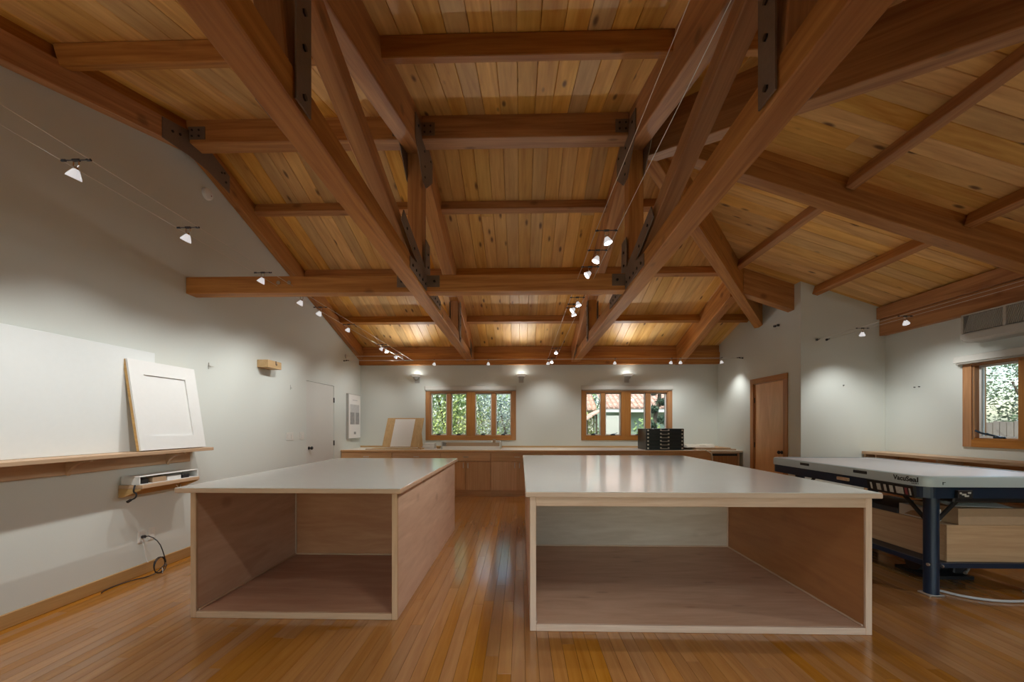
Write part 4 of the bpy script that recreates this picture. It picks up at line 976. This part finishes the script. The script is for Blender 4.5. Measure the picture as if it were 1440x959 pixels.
B = [(2.87, 2.80, (1.15, 2.7, .9), 40), (3.2, 2.803, (-.5, 3.1, 0), 40), (3.54, 2.806, (-1.6, 3.4, .9), 40), (4.34, 2.79, (1.2, 4.2, .9), 36), (4.57, 2.786, (-1.6, 4.2, .9), 32), (4.70, 2.784, (1.2, 4.9, .9), 32), (6.94, 2.737, (.4, 6.0, 0), 30), (7.86, 2.72, (.3, 7.0, .8), 22)]
for i, (Y, z, aim, p) in enumerate(B):
    cable_lamp((.64, Y, z), aim, p, 'bright halogen spotlight on the cable between the trusses, %s from the camera' % ORD[i], 'spotlights on the middle cable')
for Y, z, aim in ((.7, 3.06, (.9, 1.6, 0)), (1.1, 3.03, (-1.0, 2.0, 0))):  # two more out-of-view lamps, added to fill the foreground
    cable_lamp((.70, Y, z), aim, 36, 'added fill spotlight on the middle cable above the camera, %s one' % ('front' if Y < 1 else 'rear'), 'added fill lamps on the middle cable, out of view')
# C: along the back wall
def cc(X): f = (X - XL) / (X1 - XL); return Vector((X, 7.37 - .13 * f, 2.60))
c = cable('cable_pair', 'pair of tensioned lamp cables running across the room before the back wall', [[cc(XL) + Vector((.06, s_ * .04, s_ * .012)), cc(X1) + Vector((-.06, s_ * .04, s_ * .012))] for s_ in (-1, 1)])
for X, sg in ((XL, 1), (X1, -1)):
    m_ = MB()
    for s_ in (-1, 1):
        p = cc(X) + Vector((0, s_ * .05, s_ * .012)); m_.cyl(p, p + Vector((sg * .06, 0, 0)), .006, n=8).cyl(p, p + Vector((sg * .012, 0, 0)), .013, n=12)
    m_.build('wall_anchor', 'darkmetal', c)
m_ = MB(); p = Vector((XL, 7.40, 2.69)); m_.cyl(p, p + Vector((.02, 0, 0)), .04, n=16)
m_.tube([p, p + Vector((.35, 0, 0)), p + Vector((1.0, 0, .0)), p + Vector((1.12, 0, -.01)), p + Vector((1.12, 0, -.09))], .004, 6).build('feed_rod', 'wire', c)
Cl = [(-1.66, (-2.2, YB, 1.5)), (-.62, (-.75, YB, 1.2)), (.52, (.55, YB, 1.3)), (1.78, (1.9, YB, 1.2)), (2.83, (2.8, YB, 1.2)), (3.0, (3.4, YB, 1.3)), (3.75, (X1, 7.4, 1.4))]
for i, (X, aim) in enumerate(Cl):
    cable_lamp(cc(X), aim, 23, 'halogen spotlight on the back wall cable, %s from the left wall' % ORD[i], 'spotlights on the back cable', along='X', size=95)
# D: along the right wall of the bay
def cd(Y): return Vector((4.42, Y, 2.60))
c = cable('cable_pair', 'pair of tensioned lamp cables running forward from the bay wall', [[cd(YC - .06) + Vector((s_ * .07, 0, 0)), cd(YF + .02) + Vector((s_ * .07, 0, 0))] for s_ in (-1, 1)])
m_ = MB()
for s_ in (-1, 1):
    p = cd(YC) + Vector((s_ * .07, 0, 0)); m_.cyl(p, p + Vector((0, -.06, 0)), .006, n=8).cyl(p, p + Vector((0, -.014, 0)), .016, n=12)
m_.build('wall_anchor', 'darkmetal', c)
Dl = [(5.05, (4.75, YC, .95)), (4.50, (X2, 5.0, 1.3)), (3.2, (3.75, 3.7, .95)), (1.9, (3.3, 2.7, .5))]  # last two are unseen, added to brighten the press table side
for i, (Y, aim) in enumerate(Dl):
    cable_lamp(cd(Y), aim, 38, 'halogen spotlight on the right cable, %s from the bay wall' % ORD[i], 'spotlights on the right cable')
t = thing('wall_anchor', 'small dark cable anchor high on the wall above the wooden door', 'anchor', (X1, 6.24, 2.94))
MB().cyl((X1, 6.2, 2.94), (X1 - .03, 6.2, 2.94), .018, n=12).cyl((X1, 6.28, 2.945), (X1 - .03, 6.28, 2.945), .018, n=12).build('discs', 'darkmetal', t)
MB().tube([(X1 - .025, 6.2, 2.94), (X1 - .04, 6.24, 2.955), (X1 - .025, 6.28, 2.945)], .004, 6).build('link', 'chrome', t)

# wall sconces throwing light up
def sconce(X, Y, sg, label, p):
    z = 2.30
    t = thing('wall_sconce', label, 'sconce', (X, Y, z), 'uplight sconces')
    n_ = 18; prof = [(.020, -.09), (.05, -.085), (.075, -.05), (.085, -.005)]
    o = Vector((X, Y - sg * .10, z + .09))
    MB().box(X - .05, X + .05, Y - sg * .012, Y, z - .06, z + .07, c=.003).build('back_plate', 'sconcebase', t)
    MB().lathe([(.0, -.095), (.03, -.09), (.055, -.07), (.07, -.035), (.06, -.035), (.045, -.06), (.0, -.08)], o, (0, 0, 1), n_).box(X - .012, X + .012, min(Y - sg * .1, Y), max(Y - sg * .1, Y), z + .0, z + .02).build('cup', 'sconcebase', t, smooth=True)
    MB().lathe([(.062, -.034), (.085, -.02), (.115, .012), (.112, .014), (.082, -.014), (.058, -.03)], o, (0, 0, 1), n_).build('bowl', 'bowl', t, smooth=True)
    MB().lathe([(.0, -.03), (.02, -.03), (.02, -.005), (.0, .0)], o, (0, 0, 1), 10).build('bulb', 'bowl', t)
    ld = bpy.data.lights.new('uplight', 'SPOT'); ld.energy = p * SCONCE; ld.spot_size = math.radians(118); ld.spot_blend = 1.0; ld.shadow_soft_size = .05; ld.color = LAMP_COL
    lo = bpy.data.objects.new('uplight', ld); COL.objects.link(lo)
    gd = bpy.data.lights.new('glow', 'POINT'); gd.energy = .9 * SCONCE; gd.shadow_soft_size = .03; gd.color = LAMP_COL
    go = bpy.data.objects.new('glow', gd); COL.objects.link(go); put(go, Matrix.Translation(o + Vector((0, 0, .012))), t)
    put(lo, Matrix.Translation(o + Vector((0, 0, .03))) @ Vector((0, -sg * 1.75, 1)).to_track_quat('-Z', 'Y').to_matrix().to_4x4(), t)
for X, lab in ((-2.2, 'left uplight sconce on the back wall'), (.01, 'middle uplight sconce on the back wall, between the windows'), (2.225, 'right uplight sconce on the back wall, above the right window')):
    sconce(X, YB, 1, lab, 38)
for X, lab in ((-3.1, 'left'), (4.85, 'right')):  # unseen pair, added as fill for the front roof slope
    sconce(X, YF, -1, '%s added fill sconce on the front wall, behind the camera' % lab, 25)

# ------------------------------------------------------------------ outside
GZ = -.35
g_ = struct(MB().box(-14, 26, -12, 34, GZ - .2, GZ).build('ground', 'ground'))
def leaves(mb, c, r, n, size, rg, squash=1.0):
    for _ in range(n):
        while True:
            p = Vector((rg.uniform(-1, 1), rg.uniform(-1, 1), rg.uniform(-1, 1)))
            if .35 < p.length < 1: break
        p = Vector(c) + Vector((p.x * r, p.y * r, p.z * r * squash))
        d = Vector((rg.uniform(-1, 1), rg.uniform(-1, 1), rg.uniform(-1, 1))).normalized(); e_ = d.orthogonal().normalized(); s_ = size * rg.uniform(.6, 1.3)
        a = p; b = p + d * s_ * .5 + e_ * s_ * .3; cc_ = p + d * s_; dd = p + d * s_ * .5 - e_ * s_ * .3
        mb.add([a, b, cc_, dd], [(0, 1, 2, 3)])
def shrub(x, y, h, r, mats, label, cat='shrub', name='garden_shrub', n=1100, size=.11, trunk=True, group=None, seed=1):
    rg = random.Random(seed); t = thing(name, label, cat, (x, y, GZ), group)
    tr = MB()
    for k in range(3):
        a = rg.uniform(0, 6.28); tr.tube([(x, y, GZ), (x + .12 * math.cos(a), y + .12 * math.sin(a), GZ + h * .3), (x + r * .5 * math.cos(a), y + r * .5 * math.sin(a), GZ + h * .75)], .03, 6, 1)
    tr.build('stem', 'bark', t)
    for mt, share in mats:
        mb_ = MB()
        for k in range(7):
            cx = x + rg.uniform(-.55, .55) * r; cyy = y + rg.uniform(-.5, .5) * r; cz = GZ + h * rg.uniform(.3, .95)
            leaves(mb_, (cx, cyy, cz), r * .6, int(n * share / 7), size, rg, .9)
        stuff(mb_.build('foliage', mt, t, recalc=False))
shrub(-3.1, 10.6, 3.4, 1.1, [('leafy', .4), ('leaf', .6)], 'yellow-green shrub outside the left pane of the left window', seed=2, n=5000, size=.075)
shrub(-1.9, 10.9, 3.5, 1.0, [('leafy', .5), ('leaf', .5)], 'bright leafy shrub outside the second pane of the left window', seed=3, n=5000, size=.075)
shrub(-.95, 11.4, 3.2, .9, [('leafg', .7), ('leafy', .3)], 'grey-green shrub outside the third pane of the left window', seed=4, n=4500, size=.065)
shrub(-.2, 10.8, 2.6, .9, [('leafg', .8), ('leaf', .2)], 'pale grey-green shrub outside the right pane of the left window', seed=5, n=4500, size=.065)
for k, (xx, yy, hh) in enumerate(((-5.5, 15, 5.5), (-2.8, 15.5, 6), (-.4, 15.2, 5.0), (1.4, 17, 5.2), (4.2, 22, 6.5), (7.5, 20, 6))):
    shrub(xx, yy, hh, 1.7, [('leaf', .6), ('leafg', .4)], ['tall tree standing farthest left behind the shrubs of the left window', 'tall tree directly behind the yellow-green shrubs', 'tree behind the grey-green shrubs of the left window', 'tree behind the garden shed', 'tree behind the tiled roof of the neighbouring house', 'tree at the far right behind the neighbouring house'][k], 'tree', 'garden_tree', 1300, .22, seed=20 + k, group='background garden trees')
# neighbouring house with a clay tile roof
t = thing('neighbour_house', 'neighbouring house with pale green wall and clay tile roof, outside the right window', 'house', (4, 13.5, GZ))
MB().box(2.75, 6.6, 12.5, 15.5, GZ, 1.95, c=0).build('wall', 'greenwall', t)
def tiles(fn, w, l, name='roof_tiles', parent=None):
    """barrel tiles over a slope: fn(u, v, h) -> world; rows run along v"""
    mb_ = MB(); p = .16
    nu = int(w / p); nv = int(l / .32)
    for i in range(nu):
        for j in range(nv):
            u0 = i * p; v0 = j * .32; k = 5; vs = []
            for vv, lift in ((v0, .03), (v0 + .34, 0)):
                for q in range(k + 1):
                    a = math.pi * q / k; vs.append(fn(u0 + p * .5 - math.cos(a) * p * .36, vv, lift + math.sin(a) * .07))
            mb_.add(vs, [(q, q + 1, k + 1 + q + 1, k + 1 + q) for q in range(k)] + [tuple(range(k + 1))])
    mb_.add([fn(0, 0, 0), fn(w, 0, 0), fn(w, l, 0), fn(0, l, 0)], [(0, 1, 2, 3)])
    return stuff(mb_.build(name, 'tile', parent, recalc=False))
tiles(lambda u, v, h: (2.62 + u, 12.1 + v * .9, 1.86 + v * .42 + h), 4.6, 3.4, parent=t)
MB().box(2.64, 7.2, 12.12, 12.2, 1.75, 1.85).build('eave_board', 'sash', t)
t = thing('garden_wall', 'sunlit white garden wall with a slanting end, outside the right window', 'wall', (3.0, 11.2, GZ))
MB().prism([(2.42, GZ), (2.9, GZ), (2.9, 1.62), (2.18, 1.62)], lambda u, v, d: (u + .2, 11.2 + d, v), 0, .2).build('wall', 'stucco', t)
t = thing('garden_shed', 'low shed with a lean-to clay tile roof, outside the left pane of the right window', 'shed', (1.8, 14.5, GZ))
MB().box(1.3, 2.7, 14.3, 16, GZ, 1.95).build('wall', 'stucco', t)
tiles(lambda u, v, h: (1.2 + u, 14.0 + v * .85, 1.88 + v * .5 + h), 1.6, 2.0, parent=t)
t = thing('porch_roof', 'small sloping porch roof of clay tiles in front of the shed', 'roof', (2.2, 12.4, GZ))
tiles(lambda u, v, h: (1.95 + v * .85, 12.0 + u, 1.43 + v * .52 + h), 1.1, .68, parent=t)
MB().cyl((2.12, 12.3, GZ), (2.12, 12.3, 1.5), .03, n=8).build('post', 'bark', t); MB().cyl((2.42, 12.3, GZ), (2.42, 12.3, 1.68), .03, n=8).build('post', 'bark', t)
shrub(2.25, 12.9, 2.0, .5, [('leafy', .7), ('leaf', .3)], 'low sunlit shrub below the porch roof', seed=9, n=700)
# cloud-pruned tree
t = thing('cloud_pruned_tree', 'dark cloud-pruned tree outside the right pane of the right window', 'tree', (3.85, 10.9, GZ))
MB().tube([(3.85, 10.9, GZ), (3.9, 10.9, .8), (3.75, 10.9, 1.5), (3.95, 10.9, 2.1), (3.85, 10.9, 2.7)], .05, 8, 2).build('trunk', 'bark', t)
rg = random.Random(5)
for (xx, zz, r_) in ((3.65, 1.35, .16), (4.05, 1.5, .18), (3.7, 1.8, .17), (4.0, 2.0, .16), (3.72, 2.3, .17), (4.05, 2.45, .16), (3.88, 2.8, .2)):
    mb_ = MB(); leaves(mb_, (xx, 10.9, zz), r_ * 1.15, 650, .06, rg, .6); stuff(mb_.build('foliage', 'leafd', t, recalc=False))
shrub(3.95, 12.0, 1.9, .5, [('leaf', .7), ('leafy', .3)], 'low green shrub behind the cloud-pruned tree', seed=12, n=600)
# right side: fence and tree
t = thing('picket_fence', 'weathered board fence outside the right wall window', 'fence', (12, 8, GZ))
MB().box(12.06, 12.1, 4, 16, .2, .28).box(12.06, 12.1, 4, 16, 1.1, 1.18).build('rail', 'fence', t, 'Y')
mb_ = MB(); yy = 4.0; rg = random.Random(8)
while yy < 16: mb_.box(12.0, 12.06, yy, yy + .12, GZ, 1.42 + rg.uniform(-.03, .03)); yy += .14
stuff(mb_.build('boards', 'fence', t))
for k, (xx, yy, hh) in enumerate(((15.5, 11.6, 4.0), (14.2, 13.6, 3.6), (16.5, 9.2, 3.6))):
    shrub(xx, yy, hh, 1.6, [('leafm', .75), ('leafg', .25)], ['middle leafy tree beyond the board fence', 'left-hand leafy tree beyond the board fence', 'right-hand leafy tree beyond the board fence'][k], 'tree', 'garden_tree', 11000, .10, seed=40 + k, group='trees beyond the fence')
for o in list(bpy.data.objects):
    if o.type == 'LIGHT' and o.data.type in ('SPOT',): o.data.use_shadow = True
scn.cycles.max_bounces = 10; scn.cycles.diffuse_bounces = 5; scn.cycles.transparent_max_bounces = 12
scn.cycles.use_denoising = True
scn.cycles.sample_clamp_indirect = 4.0
scn.cycles.caustics_reflective = False; scn.cycles.caustics_refractive = False
